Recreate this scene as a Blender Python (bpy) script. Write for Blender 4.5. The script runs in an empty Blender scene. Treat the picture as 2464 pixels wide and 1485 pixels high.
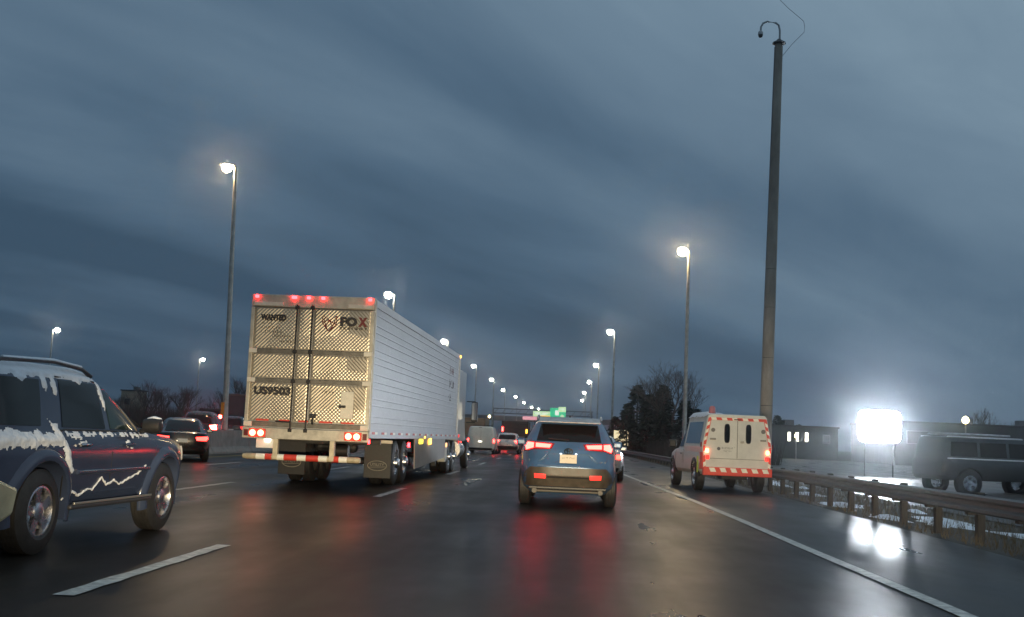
import bpy, bmesh, math, random
from mathutils import Vector, Matrix, noise as mnoise
R = math.radians
scene = bpy.context.scene
COL = scene.collection

# ------------------------------------------------------------------ camera
cd = bpy.data.cameras.new('camera'); cam = bpy.data.objects.new('camera', cd); COL.objects.link(cam)
cd.sensor_width = 36.0; cd.lens = 36.0 * 2780 / 2464
cd.clip_start = 0.05; cd.clip_end = 6000
PITCH, YAW, ROLL = R(6.328), R(2.682), R(2.4)
cam.matrix_world = (Matrix.Translation((0, 0, 1.25)) @ Matrix.Rotation(YAW, 4, 'Z')
                    @ Matrix.Rotation(R(90) + PITCH, 4, 'X') @ Matrix.Rotation(ROLL, 4, 'Z'))
scene.camera = cam

HAZE = .0008
# ------------------------------------------------------------------ world: dusk sky under streaky cloud
world = bpy.data.worlds.new('World'); scene.world = world; world.use_nodes = True
nt = world.node_tree; nt.nodes.clear()
def N(t, **k):
    n = nt.nodes.new(t)
    for a, b in k.items(): setattr(n, a, b)
    return n
def M_(op, a, b=None, c=None, clamp=False):
    n = nt.nodes.new('ShaderNodeMath'); n.operation = op; n.use_clamp = clamp
    for i, v in enumerate((a, b, c)):
        if v is None: continue
        if isinstance(v, (int, float)): n.inputs[i].default_value = v
        else: nt.links.new(v, n.inputs[i])
    return n.outputs[0]
tc = N('ShaderNodeTexCoord'); sp = N('ShaderNodeSeparateXYZ'); nt.links.new(tc.outputs['Generated'], sp.inputs[0])
X, Y, Z = sp.outputs
zc = M_('ADD', M_('MAXIMUM', Z, 0.0), 0.20)
u = M_('DIVIDE', X, zc); v = M_('DIVIDE', Y, zc)
A = R(44)                                   # the cloud streets run this far right of the road
al = M_('ADD', M_('MULTIPLY', u, math.sin(A)), M_('MULTIPLY', v, math.cos(A)))
ac = M_('SUBTRACT', M_('MULTIPLY', u, math.cos(A)), M_('MULTIPLY', v, math.sin(A)))
def cloud(sa, sc, detail, seed, rough=.5, dist=0.0):
    cb = N('ShaderNodeCombineXYZ')
    nt.links.new(M_('MULTIPLY', al, sa), cb.inputs[0]); nt.links.new(M_('MULTIPLY', ac, sc), cb.inputs[1]); cb.inputs[2].default_value = seed
    n = N('ShaderNodeTexNoise'); n.inputs['Scale'].default_value = 1.0; n.inputs['Detail'].default_value = detail
    n.inputs['Roughness'].default_value = rough; n.inputs['Distortion'].default_value = dist
    nt.links.new(cb.outputs[0], n.inputs['Vector']); return n.outputs['Fac']
c1 = cloud(.30, 1.35, 3.0, 40.1, .45, .35); c2 = cloud(.7, 3.0, 4.0, 3.3, .5, .3); c3 = cloud(1.0, 2.0, 7.0, 2.7, .6, .6)
cl = M_('ADD', M_('ADD', M_('MULTIPLY', c1, .56), M_('MULTIPLY', c2, .18)), M_('MULTIPLY', c3, .24))
# the afterglow side (ahead to the right, high up) is the paler one
glow = M_('ADD', M_('MULTIPLY', X, .24), M_('MULTIPLY', Z, .72))
cl = M_('ADD', cl, M_('SUBTRACT', glow, .095))
ramp = N('ShaderNodeValToRGB'); nt.links.new(cl, ramp.inputs[0])
r = ramp.color_ramp; r.elements[0].position = .36; r.elements[0].color = (.042, .080, .128, 1)
r.elements[1].position = .80; r.elements[1].color = (.225, .32, .40, 1)
e = r.elements.new(.48); e.color = (.078, .134, .200, 1)
e = r.elements.new(.66); e.color = (.148, .224, .300, 1)
bgc = N('ShaderNodeBackground'); nt.links.new(ramp.outputs[0], bgc.inputs[0]); bgc.inputs[1].default_value = 1.0
sky = N('ShaderNodeTexSky', sky_type='NISHITA'); sky.sun_disc = False
sky.sun_elevation = R(1.5); sky.sun_rotation = R(60); sky.air_density = 1.2; sky.dust_density = 2.0; sky.ozone_density = 3.0
bgs = N('ShaderNodeBackground'); nt.links.new(sky.outputs[0], bgs.inputs[0]); bgs.inputs[1].default_value = .006
ad = N('ShaderNodeAddShader'); nt.links.new(bgc.outputs[0], ad.inputs[0]); nt.links.new(bgs.outputs[0], ad.inputs[1])
ow = N('ShaderNodeOutputWorld'); nt.links.new(ad.outputs[0], ow.inputs[0])

# ------------------------------------------------------------------ the last of the daylight: one very weak, wide sun
sl = bpy.data.lights.new('dusk_sun', 'SUN'); sl.energy = .03; sl.angle = R(30); sl.color = (.75, .85, 1)
so = bpy.data.objects.new('dusk_sun', sl); COL.objects.link(so); so.rotation_euler = (R(70), 0, R(-60) + R(180))

# low-beam headlamps of the car the picture is taken from
def beam(x, e):
    l = bpy.data.lights.new('headlamp_beam', 'SPOT'); l.energy = e; l.color = (1, .80, .50); l.spot_size = R(58); l.spot_blend = 1.0; l.shadow_soft_size = .07
    o = bpy.data.objects.new('headlamp_beam', l); COL.objects.link(o); o.location = (x, 1.75, .68)
    o.rotation_euler = (R(90.3), 0, R(3)); o.scale = (1, .36, 1)      # a low beam spreads wide and flat
beam(-.45, 10000); beam(.85, 10000)

scene.view_settings.view_transform = 'Standard'; scene.view_settings.look = 'None'
scene.view_settings.exposure = 0; scene.view_settings.gamma = 1; scene.view_settings.use_curve_mapping = False
cy = scene.cycles
cy.use_denoising = True; cy.max_bounces = 6; cy.diffuse_bounces = 2; cy.glossy_bounces = 4; cy.transmission_bounces = 4
cy.transparent_max_bounces = 6; cy.sample_clamp_indirect = 3.0; cy.sample_clamp_direct = 0; cy.caustics_reflective = False; cy.caustics_refractive = False
cy.volume_bounces = 0

# ------------------------------------------------------------------ materials
MATS = {}
def mat(name, col, rough=.5, metal=0, noise=0, scale=8, bump=0, bscale=60, coat=0, rvar=0, spec=.5, stretch=(1, 1, 1), emis=None, es=0):
    if name in MATS: return MATS[name]
    m = bpy.data.materials.new(name); m.use_nodes = True; t = m.node_tree; b = t.nodes['Principled BSDF']
    b.inputs['Base Color'].default_value = (*col, 1); b.inputs['Roughness'].default_value = rough; b.inputs['Metallic'].default_value = metal
    b.inputs['Specular IOR Level'].default_value = spec
    b.inputs['Coat Weight'].default_value = coat; b.inputs['Coat Roughness'].default_value = .06
    if emis: b.inputs['Emission Color'].default_value = (*emis, 1); b.inputs['Emission Strength'].default_value = es
    if noise or rvar or bump:
        tx = t.nodes.new('ShaderNodeTexCoord'); mp = t.nodes.new('ShaderNodeMapping'); mp.inputs['Scale'].default_value = stretch
        t.links.new(tx.outputs['Object'], mp.inputs[0])
        n = t.nodes.new('ShaderNodeTexNoise'); n.inputs['Scale'].default_value = scale; n.inputs['Detail'].default_value = 6; n.inputs['Roughness'].default_value = .62
        t.links.new(mp.outputs[0], n.inputs['Vector'])
        if noise:
            mx = t.nodes.new('ShaderNodeMix'); mx.data_type = 'RGBA'
            mx.inputs[6].default_value = (*[c * (1 - noise) for c in col], 1); mx.inputs[7].default_value = (*[min(1, c * (1 + noise)) for c in col], 1)
            rg = t.nodes.new('ShaderNodeMapRange'); rg.inputs[1].default_value = .3; rg.inputs[2].default_value = .7
            t.links.new(n.outputs['Fac'], rg.inputs[0]); t.links.new(rg.outputs[0], mx.inputs[0]); t.links.new(mx.outputs[2], b.inputs['Base Color'])
        if rvar:
            rg = t.nodes.new('ShaderNodeMapRange'); rg.inputs[1].default_value = .1; rg.inputs[2].default_value = .9
            rg.inputs[3].default_value = max(.02, rough - rvar); rg.inputs[4].default_value = min(1, rough + rvar)
            t.links.new(n.outputs['Fac'], rg.inputs[0]); t.links.new(rg.outputs[0], b.inputs['Roughness'])
        if bump:
            n2 = t.nodes.new('ShaderNodeTexNoise'); n2.inputs['Scale'].default_value = bscale; n2.inputs['Detail'].default_value = 4
            t.links.new(tx.outputs['Object'], n2.inputs['Vector'])
            bp = t.nodes.new('ShaderNodeBump'); bp.inputs['Strength'].default_value = bump; bp.inputs['Distance'].default_value = .02
            t.links.new(n2.outputs['Fac'], bp.inputs['Height']); t.links.new(bp.outputs[0], b.inputs['Normal'])
    MATS[name] = m; return m
def glow_mat(name, col, s):
    if name in MATS: return MATS[name]
    m = mat(name, tuple(min(.8, c) for c in col), .3, emis=col, es=s); return m

RED = glow_mat('tail_lamp_red', (1, .026, .020), 30)
RED_SOFT = glow_mat('marker_red', (1, .011, .014), 42)
RED_DIM = glow_mat('red_lens_dim', (1, .04, .03), 1.5)
RED_MID = glow_mat('tail_lamp_mid', (1, .035, .022), 13)
AMBER = glow_mat('amber_lamp', (1, .42, .04), 9)
YELLOW = glow_mat('yellow_lamp', (1, .75, .05), 3)
WHITE_L = glow_mat('white_lamp', (1, .93, .8), 12)
LAMP = glow_mat('street_lamp_glass', (1, .72, .38), 440)
LAMP_FAR = glow_mat('street_lamp_glass_white', (1, .92, .74), 120)
LED = glow_mat('led_board_face', (.84, .92, 1.0), 185)
BLACK = mat('black_plastic', (.014, .014, .015), .5, noise=.3, scale=20, bump=.05)
RUBBER = mat('tyre_rubber', (.016, .016, .017), .62, noise=.35, scale=14, bump=.15, bscale=40)
CHROME = mat('chrome', (.5, .5, .51), .24, 1)
ALLOY = mat('wheel_alloy', (.62, .62, .64), .28, 1, noise=.18, scale=9, rvar=.1)
STEEL = mat('galvanised_steel', (.11, .11, .11), .55, .2, noise=.25, scale=5, rvar=.12, bump=.04)
GLASS = mat('dark_glass', (.006, .008, .009), .10, spec=.28)
GLASS_G = mat('green_tint_glass', (.016, .030, .027), .10, spec=.35, noise=.8, scale=3)
SNOW = mat('snow', (.80, .82, .86), .7, noise=.08, scale=15, bump=.5, bscale=35)
CONC = mat('concrete', (.20, .19, .175), .75, noise=.3, scale=2.5, bump=.2, bscale=30, rvar=.12)

# ------------------------------------------------------------------ mesh builder
class MB:
    def __init__(s): s.v = []; s.f = []; s.mi = []; s.cur = 0
    def add(s, vs, fs):
        o = len(s.v); s.v += [tuple(p) for p in vs]; s.f += [tuple(i + o for i in f) for f in fs]; s.mi += [s.cur] * len(fs); return s
    def box(s, c, d, rz=0, taper=(1, 1), rot=None):
        hx, hy, hz = d[0] / 2, d[1] / 2, d[2] / 2; vs = []
        Rm = rot if rot is not None else Matrix.Rotation(rz, 3, 'Z')
        for z in (-1, 1):
            for x, y in ((-1, -1), (1, -1), (1, 1), (-1, 1)):
                k = taper if z > 0 else (1, 1)
                vs.append(Vector(c) + Rm @ Vector((x * hx * k[0], y * hy * k[1], z * hz)))
        return s.add(vs, [(3, 2, 1, 0), (4, 5, 6, 7), (0, 1, 5, 4), (1, 2, 6, 5), (2, 3, 7, 6), (3, 0, 4, 7)])
    def tube(s, pts, rad, n=8, cap=True):
        pts = [Vector(p) for p in pts]; rr = rad if isinstance(rad, (list, tuple)) else [rad] * len(pts); o = len(s.v); vs = []; fs = []
        up = None
        for i, p in enumerate(pts):
            d = (pts[min(i + 1, len(pts) - 1)] - pts[max(i - 1, 0)]).normalized()
            a = Vector((0, 0, 1)) if abs(d.z) < .9 else Vector((1, 0, 0))
            if up is not None: a = up
            x = d.cross(a)
            if x.length < 1e-4: x = d.cross(Vector((0, 1, 0)))
            x.normalize(); y = d.cross(x).normalized(); up = -y if False else a
            for k in range(n):
                t = 2 * math.pi * k / n; vs.append(p + (x * math.cos(t) + y * math.sin(t)) * rr[i])
        for i in range(len(pts) - 1):
            for k in range(n): fs.append((i * n + k, i * n + (k + 1) % n, (i + 1) * n + (k + 1) % n, (i + 1) * n + k))
        if cap: fs.append(tuple(range(n))[::-1]); fs.append(tuple((len(pts) - 1) * n + k for k in range(n)))
        return s.add(vs, fs)
    def lathe(s, prof, n=24, axis='x', c=(0, 0, 0), cap=True):
        vs = []; fs = []
        for a, rad in prof:
            for k in range(n):
                t = 2 * math.pi * k / n; p, q = math.cos(t) * rad, math.sin(t) * rad
                vs.append(Vector(c) + Vector({'x': (a, p, q), 'y': (p, a, q), 'z': (p, q, a)}[axis]))
        for i in range(len(prof) - 1):
            for k in range(n): fs.append((i * n + k, i * n + (k + 1) % n, (i + 1) * n + (k + 1) % n, (i + 1) * n + k))
        if cap: fs.append(tuple(range(n))[::-1]); fs.append(tuple((len(prof) - 1) * n + k for k in range(n)))
        return s.add(vs, fs)
    def prism(s, poly, a0, a1, axis='x'):
        n = len(poly); f = {'x': lambda p, a: (a, p[0], p[1]), 'y': lambda p, a: (p[0], a, p[1]), 'z': lambda p, a: (p[0], p[1], a)}[axis]
        return s.add([f(p, a0) for p in poly] + [f(p, a1) for p in poly],
                     [tuple(range(n))[::-1], tuple(range(n, 2 * n))] + [(i, (i + 1) % n, n + (i + 1) % n, n + i) for i in range(n)])
    def sheet(s, fn, us, vs_):
        nu, nv = len(us), len(vs_)
        return s.add([fn(a, b) for b in vs_ for a in us], [(j * nu + i, j * nu + i + 1, (j + 1) * nu + i + 1, (j + 1) * nu + i) for j in range(nv - 1) for i in range(nu - 1)])
    def mesh(s, name):
        m = bpy.data.meshes.new(name); m.from_pydata(s.v, [], s.f); m.update()
        bm = bmesh.new(); bm.from_mesh(m); bmesh.ops.recalc_face_normals(bm, faces=bm.faces); bm.to_mesh(m); bm.free(); return m
    def build(s, name, mats, parent=None, bevel=0, smooth=None, loc=None):
        me = s.mesh(name)
        if not isinstance(mats, (list, tuple)): mats = [mats]
        for m in mats: me.materials.append(m)
        if len(mats) > 1:
            for p, i in zip(me.polygons, s.mi): p.material_index = i
        return link(name, me, parent, bevel, smooth, loc)
def link(name, me, parent=None, bevel=0, smooth=None, loc=None):
    o = bpy.data.objects.new(name, me); COL.objects.link(o)
    if parent is not None: o.parent = parent
    if loc is not None: o.location = loc
    if smooth is not None:
        me.shade_smooth(); me.set_sharp_from_angle(angle=R(smooth))
    if bevel:
        b = o.modifiers.new('Bevel', 'BEVEL'); b.width = bevel; b.segments = 2; b.limit_method = 'ANGLE'; b.angle_limit = R(35); b.harden_normals = False
    return o
def thing(name, label, cat, loc=(0, 0, 0), rz=0, group=None):
    o = bpy.data.objects.new(name, None); COL.objects.link(o); o.location = loc; o.rotation_euler = (0, 0, rz); o.empty_display_size = .2
    return tag(o, label, cat, group)
def tag(o, label=None, cat=None, group=None, kind=None):
    for k, val in (('label', label), ('category', cat), ('group', group), ('kind', kind)):
        if val: o[k] = val
    return o
def copy_tree(o, parent=None):
    c = o.copy(); COL.objects.link(c)
    if parent is not None: c.parent = parent
    for ch in o.children: copy_tree(ch, c)
    return c
def box(name, c, d, m, parent=None, bevel=.006, **k): return MB().box(c, d, **k).build(name, m, parent, bevel)
def text(name, s, size, m, parent, loc, rot=(R(90), 0, 0), width=None, depth=.002, spacing=1.0, bold=0.0, align='LEFT'):
    c = bpy.data.curves.new(name, 'FONT'); c.body = s; c.size = size; c.extrude = depth; c.space_character = spacing; c.offset = bold; c.align_x = align; c.resolution_u = 3
    o = bpy.data.objects.new('tmp', c); COL.objects.link(o); dg = bpy.context.evaluated_depsgraph_get()
    me = bpy.data.meshes.new_from_object(o.evaluated_get(dg)); bpy.data.objects.remove(o); bpy.data.curves.remove(c)
    if width:
        xs = [p.co.x for p in me.vertices]; k = width / (max(xs) - min(xs)); x0 = min(xs)
        for p in me.vertices: p.co.x = (p.co.x - x0) * k
    me.materials.clear(); me.materials.append(m); t = link(name, me, parent); t.location = loc; t.rotation_euler = rot; return t

# ------------------------------------------------------------------ ground, roads, markings
def wet_road(name, base, tint):
    m = bpy.data.materials.new(name); m.use_nodes = True; t = m.node_tree; b = t.nodes['Principled BSDF']; L = t.links.new
    tx = t.nodes.new('ShaderNodeTexCoord')
    def nz(sc, st, det=5, ro=.6):
        mp = t.nodes.new('ShaderNodeMapping'); mp.inputs['Scale'].default_value = st; L(tx.outputs['Object'], mp.inputs[0])
        n = t.nodes.new('ShaderNodeTexNoise'); n.inputs['Scale'].default_value = sc; n.inputs['Detail'].default_value = det; n.inputs['Roughness'].default_value = ro
        L(mp.outputs[0], n.inputs['Vector']); return n.outputs['Fac']
    wear = nz(1.1, (1, .035, 1), 4); patch = nz(.55, (1, .4, 1), 4); grit = nz(55, (1, 1, 1), 3, .7)
    def mr(i, a, b_, lo, hi):
        n = t.nodes.new('ShaderNodeMapRange'); n.inputs[1].default_value = a; n.inputs[2].default_value = b_; n.inputs[3].default_value = lo; n.inputs[4].default_value = hi; L(i, n.inputs[0]); return n.outputs[0]
    def mul(a, b_, op='MULTIPLY'):
        n = t.nodes.new('ShaderNodeMath'); n.operation = op
        for i, q in enumerate((a, b_)):
            if isinstance(q, float): n.inputs[i].default_value = q
            else: L(q, n.inputs[i])
        return n.outputs[0]
    # wheel paths: two worn tracks per 3.65 m lane, a shade smoother and darker
    sx = t.nodes.new('ShaderNodeSeparateXYZ'); L(tx.outputs['Object'], sx.inputs[0])
    ph = mul(mul(sx.outputs[0], .775, 'ADD'), 2 * math.pi / 1.825)
    track = mr(mul(ph, 0.0, 'COSINE'), -1, 1, 0, 1)
    val = mul(mul(mr(wear, .1, .9, .2, 1.8), mr(patch, .1, .9, .6, 1.4)), mul(mr(grit, .25, .75, .6, 1.4), mr(track, 0, 1, 1.08, .88)))
    cm = t.nodes.new('ShaderNodeMix'); cm.data_type = 'RGBA'; cm.blend_type = 'MULTIPLY'; cm.inputs[0].default_value = 1; cm.inputs[6].default_value = (*base, 1)
    cb = t.nodes.new('ShaderNodeCombineColor'); [L(val, cb.inputs[i]) for i in range(3)]; L(cb.outputs[0], cm.inputs[7]); L(cm.outputs[2], b.inputs['Base Color'])
    ro = mul(mr(patch, .05, .95, .17, .51), mul(mr(wear, .1, .9, -.08, .09), mr(track, 0, 1, .04, -.03), 'ADD'), 'ADD'); ro = mul(ro, .27, 'MAXIMUM'); L(ro, b.inputs['Roughness'])
    b.inputs['Specular IOR Level'].default_value = .12; b.inputs['IOR'].default_value = 1.33
    bp = t.nodes.new('ShaderNodeBump'); bp.inputs['Strength'].default_value = .22; bp.inputs['Distance'].default_value = .012; L(grit, bp.inputs['Height']); L(bp.outputs[0], b.inputs['Normal'])
    return m
ROAD = wet_road('wet_asphalt', (.021, .0165, .013), 0); SHOULDER = wet_road('wet_shoulder_asphalt', (.062, .056, .050), 1)
VERGE = mat('winter_verge', (.045, .038, .026), .85, noise=.55, scale=1.2, bump=.8, bscale=9)
PAINT = mat('road_paint', (.50, .50, .46), .42, noise=.55, scale=9, bump=.1, rvar=.1)

EDGE = [(-10, 3.25), (4, 3.2), (9, 3.15), (15, 3.06), (24, 2.98), (32, 2.72), (41, 2.42), (55, 2.05), (75, 1.75), (120, 1.6), (520, 1.6)]
def edge_x(y):
    for (a, p), (b, q) in zip(EDGE, EDGE[1:]):
        if y <= b: t = max(0, (y - a) / (b - a)); return p + (q - p) * t
    return EDGE[-1][1]
def strip(name, fx0, fx1, ys, z, m, kind='structure', parent=None):
    b = MB(); nx = 2
    b.sheet(lambda a, y: (fx0(y) + (fx1(y) - fx0(y)) * a, y, z), [i / nx for i in range(nx + 1)], ys)
    o = b.build(name, m, parent)
    if kind and parent is None: o['kind'] = kind
    return o
LY = [-30, -10, 0, 5, 10, 15, 20, 26, 32, 40, 50, 65, 90, 130, 200, 300, 420, 520]
g = MB(); g.sheet(lambda x, y: (x, y, -.02), [-2500, -600, -200, -60, -20, 20, 60, 200, 600, 2500], [-300, -60, 0, 60, 200, 600, 1200, 2500, 4500])
tag(g.build('ground', VERGE), kind='structure')
road = strip('road', lambda y: -14.45, lambda y: 5.35, LY, 0.0, ROAD)
shoulder = strip('road_shoulder', lambda y: edge_x(y) + .16, lambda y: 5.7, LY, .004, SHOULDER)
strip('far_road', lambda y: -46, lambda y: -16.3, LY, .004, ROAD)
strip('ramp_road', lambda y: 8.5 + max(0, y - 30) * .05, lambda y: 20 + max(0, y - 30) * .2, [8, 15, 25, 35, 50, 70, 100, 140], .004, SHOULDER)
strip('edge_line', lambda y: edge_x(y), lambda y: edge_x(y) + .15, LY[1:], .009, PAINT, parent=road)
strip('yellow_line', lambda y: -13.35, lambda y: -13.23, LY[1:], .008, mat('yellow_paint', (.55, .38, .05), .45, noise=.25, scale=6), parent=road)
def dash_mesh(w, l):
    random.seed(3); b = MB(); n = 14; pts0 = []; pts1 = []
    for i in range(n + 1):
        y = l * i / n; k = 1
        pts0.append((-w / 2 * k + random.uniform(-.013, .013), y, 0)); pts1.append((w / 2 * k + random.uniform(-.013, .013), y, 0))
    b.add(pts0 + pts1, [(i, i + 1, n + 2 + i, n + 1 + i) for i in range(n)]); me = b.mesh('lane_dash'); me.materials.append(PAINT); return me
DM = dash_mesh(.15, 3.9)
def dashes(x, y0, pitch, n):
    for i in range(n): link('lane_dash', DM, road, loc=(x, y0 + i * pitch, .008))
dashes(-3.47, 8.2, 13.95, 14); dashes(-7.15, 7.5, 13.95, 12); dashes(-10.82, 7.3, 13.95, 10); dashes(-.0 + .05, 64, 13.95, 10)

# snow lying along the shoulder edge
random.seed(11); b = MB()
for i in range(26):
    y = random.uniform(12, 90); x = random.uniform(6.3, 8.3); w, l = random.uniform(.15, .5), random.uniform(.5, 2.2); n = 11
    vs = [(x, y, random.uniform(.03, .08))]
    for k in range(n):
        a = 2 * math.pi * k / n; q = random.uniform(.6, 1.15); vs.append((x + math.cos(a) * w * q, y + math.sin(a) * l * q, -.015))
    b.add(vs, [(0, 1 + k, 1 + (k + 1) % n) for k in range(n)])
tag(b.build('roadside_snow', SNOW, smooth=60), 'thin patches of snow on the verge behind the guard rail', 'snow', kind='stuff')
# dead grass on the verge near the rail
random.seed(12); b = MB()
for i in range(9000):
    y = 9 + 80 * random.random() ** 1.6; x = random.uniform(5.85, 8.5); h = random.uniform(.05, .2); a = random.uniform(0, 6.28); dx, dy = math.cos(a) * .008, math.sin(a) * .008
    tx_, ty = random.uniform(-.07, .07), random.uniform(-.07, .07)
    b.add([(x - dx, y - dy, -.02), (x + dx, y + dy, -.02), (x + tx_, y + ty, h)], [(0, 1, 2)])
tag(b.build('dead_grass', mat('dry_grass', (.11, .085, .045), .8, noise=.4, scale=2)), 'dry brown winter grass along the guard rail', 'grass', kind='stuff')

# ------------------------------------------------------------------ median barrier
bar = thing('median_barrier', 'long grey concrete median barrier left of the lanes', 'barrier', (-14.75, 0, 0))
prof = [(-.30, 0), (-.30, .08), (-.17, .3), (-.09, 1.02), (.09, 1.02), (.17, .3), (.30, .08), (.30, 0)]
SEG = MB().prism(prof, 0, 5.96, 'y').mesh('barrier_segment'); SEG.materials.append(CONC)
for i in range(46): link('barrier_segment', SEG, bar, loc=(0, 18 + i * 6.0, 0))

# ------------------------------------------------------------------ guard rail
rail = thing('guard_rail', 'long galvanised guard rail along the right shoulder', 'guard rail', (0, 0, 0))
def rz_(y): return .70 - .2 * min(1, max(0, (y - 30) / 25))
def rx_(y): return 6.0 if y < 60 else 6.0 - min(1, (y - 60) / 60) * .5
w = [(0, .135), (-.055, .11), (-.055, .062), (0, .025), (0, -.025), (-.055, -.062), (-.055, -.11), (0, -.135), (.004, -.135), (.004, .135)]
ys = [6, 10, 14, 18, 22, 26, 30, 35, 40, 46, 54, 64, 80, 100, 140]
b = MB(); n = len(w); vs = [(rx_(y) + p[0], y, rz_(y) - .135 + p[1]) for y in ys for p in w]
b.add(vs, [(i * n + k, i * n + (k + 1) % n, (i + 1) * n + (k + 1) % n, (i + 1) * n + k) for i in range(len(ys) - 1) for k in range(n)])
b.build('rail_beam', STEEL, rail, smooth=30)
WOOD = mat('weathered_post', (.040, .036, .031), .85, noise=.45, scale=6, bump=.3, stretch=(1, 1, .2))
pm = MB().box((0, 0, 0), (.11, .15, 1.0)).mesh('rail_post'); pm.materials.append(WOOD)
bm_ = MB().box((0, 0, 0), (.12, .15, .3)).mesh('spacer_block'); bm_.materials.append(WOOD)
y = 8.0
while y < 110:
    p = link('rail_post', pm, rail, loc=(rx_(y) + .2, y, rz_(y) - .48), bevel=.012); link('spacer_block', bm_, p, loc=(-.135, 0, .32))
    y += 1.905

# ------------------------------------------------------------------ street lamps
POLE = mat('lamp_pole_steel', (.40, .39, .36), .5, .55, noise=.3, scale=3, rvar=.1)
HEAD = mat('lamp_housing', (.20, .20, .20), .5, .4, noise=.2, scale=8)
def street_lamp(side, h, lamp_mat, arm, rad, lean, base):
    # side -1: head hangs left of the pole; +1: right
    t = thing('street_lamp', 'x', 'street lamp')
    b = MB(); pts = [(lean * (z / h) ** 1.0, 0, z) for z in (base, 3, 6, 9, 12, h - .12)]
    b.tube(pts, [.15, .14, .125, .11, .095, .085], 12); b.build('pole', POLE, t, smooth=50)
    b = MB(); x = lean
    b.tube([(x, 0, h - .14), (x + side * .02, 0, h + .02), (x + side * .12, 0, h + .09), (x + side * arm, 0, h + .12)], [.07, .065, .055, .05], 8); b.build('arm', POLE, t, smooth=50)
    hx = x + side * (arm + .32)
    b = MB(); sec = []
    for s, wv, hh in ((-.42, .05, .03), (-.32, .16, .07), (-.1, .22, .10), (.15, .21, .095), (.34, .12, .05), (.4, .04, .02)): sec.append((s, wv, hh))
    vs = []; n = 10
    for s, wv, hh in sec:
        for k in range(n): a = 2 * math.pi * k / n; vs.append((hx + s * side, math.cos(a) * wv, h + .13 + max(-.02, math.sin(a) * hh)))
    b.add(vs, [(i * n + k, i * n + (k + 1) % n, (i + 1) * n + (k + 1) % n, (i + 1) * n + k) for i in range(len(sec) - 1) for k in range(n)])
    hd = b.build('lamp_head', HEAD, t, smooth=60)
    b = MB(); b.lathe([(h + .105 - .35 * rad - 1.0 * rad * math.sin(q), rad * math.cos(q)) for q in (-.7, -.35, 0, .35, .7, 1.05, 1.35, 1.52)], 14, 'z', (hx + side * .02, 0, 0)); b.build('glass_bowl', lamp_mat, hd, smooth=80)
    if base < .5:
        MB().lathe([(base, .26), (base + .04, .26), (base + .05, .19), (base + .35, .17)], 12, 'z').build('base_flange', POLE, t, smooth=40)
    return t
LL = ['tall street lamp on the median barrier, nearest, left of the trailer', 'street lamp showing just above the rear roof corner of the trailer', 'street lamp showing over the middle of the trailer roof',
      'left row street lamp just past the front of the truck', 'second left row street lamp past the truck', 'third left row street lamp past the truck', 'fourth left row street lamp past the truck',
      'fifth left row street lamp past the truck', 'left row street lamp second from the green sign', 'left row street lamp next to the green sign']
lp = [(-16.8, 54.8), (-16.3, 104.9), (-16.35, 156), (-16.3, 209), (-16.0, 258.3), (-16.1, 312.7), (-14.7, 362), (-13.9, 420), (-12.6, 480), (-10.3, 512)]
lampL = street_lamp(-1, 13.75, LAMP, .10, .24, -.36, .0)
lampLf = street_lamp(-1, 13.75, LAMP_FAR, .25, .34, 0, .0)
for i, (x, y) in enumerate(lp):
    o = lampL if i == 0 else (lampLf if i == 1 else copy_tree(lampLf)); o['label'] = LL[i]; o['group'] = 'lamps along the median'
    o.location = (x + (.78 if i == 0 else .55), y, 0)
MB().box((-.15, -.13, 2.0), (.16, .03, .62)).build('marker_plate', mat('marker_orange', (.75, .30, .03), .5, noise=.2), lampL, .004)
LR = ['nearest right row street lamp, tall one in front of the bare tree', 'second right row street lamp, above the blue crossover', 'third street lamp of the right row, counting from the nearest', 'fourth street lamp of the right row, counting from the nearest',
      'fifth street lamp of the right row, next to the farthest', 'farthest street lamp of the right row']
rp = [(7.44, 75), (5.14, 133), (5.3, 193.7), (5.6, 252), (5.65, 311), (6.3, 373)]
lampR = street_lamp(-1, 13.75, LAMP, .08, .30, 0, .0); lampRf = street_lamp(-1, 13.75, LAMP_FAR, .2, .34, 0, 0.)
for i, (x, y) in enumerate(rp):
    o = lampR if i == 0 else (lampRf if i == 1 else copy_tree(lampRf)); o['label'] = LR[i]; o['group'] = 'lamps along the right shoulder'; o.location = (x + (.45 if i == 0 else .6), y, 0)
lf = street_lamp(1, 13.75, LAMP_FAR, .35, .34, 0, 0)
for i, (x, y, s) in enumerate(((-73.3, 162, 'far left street lamp above the snowy roof rack'), (-71.2, 223, 'far left street lamp above the red tail lights'))):
    o = lf if i == 0 else copy_tree(lf); o.location = (x, y, 0); o['label'] = s; o['group'] = 'lamps across the far carriageway'

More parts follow.
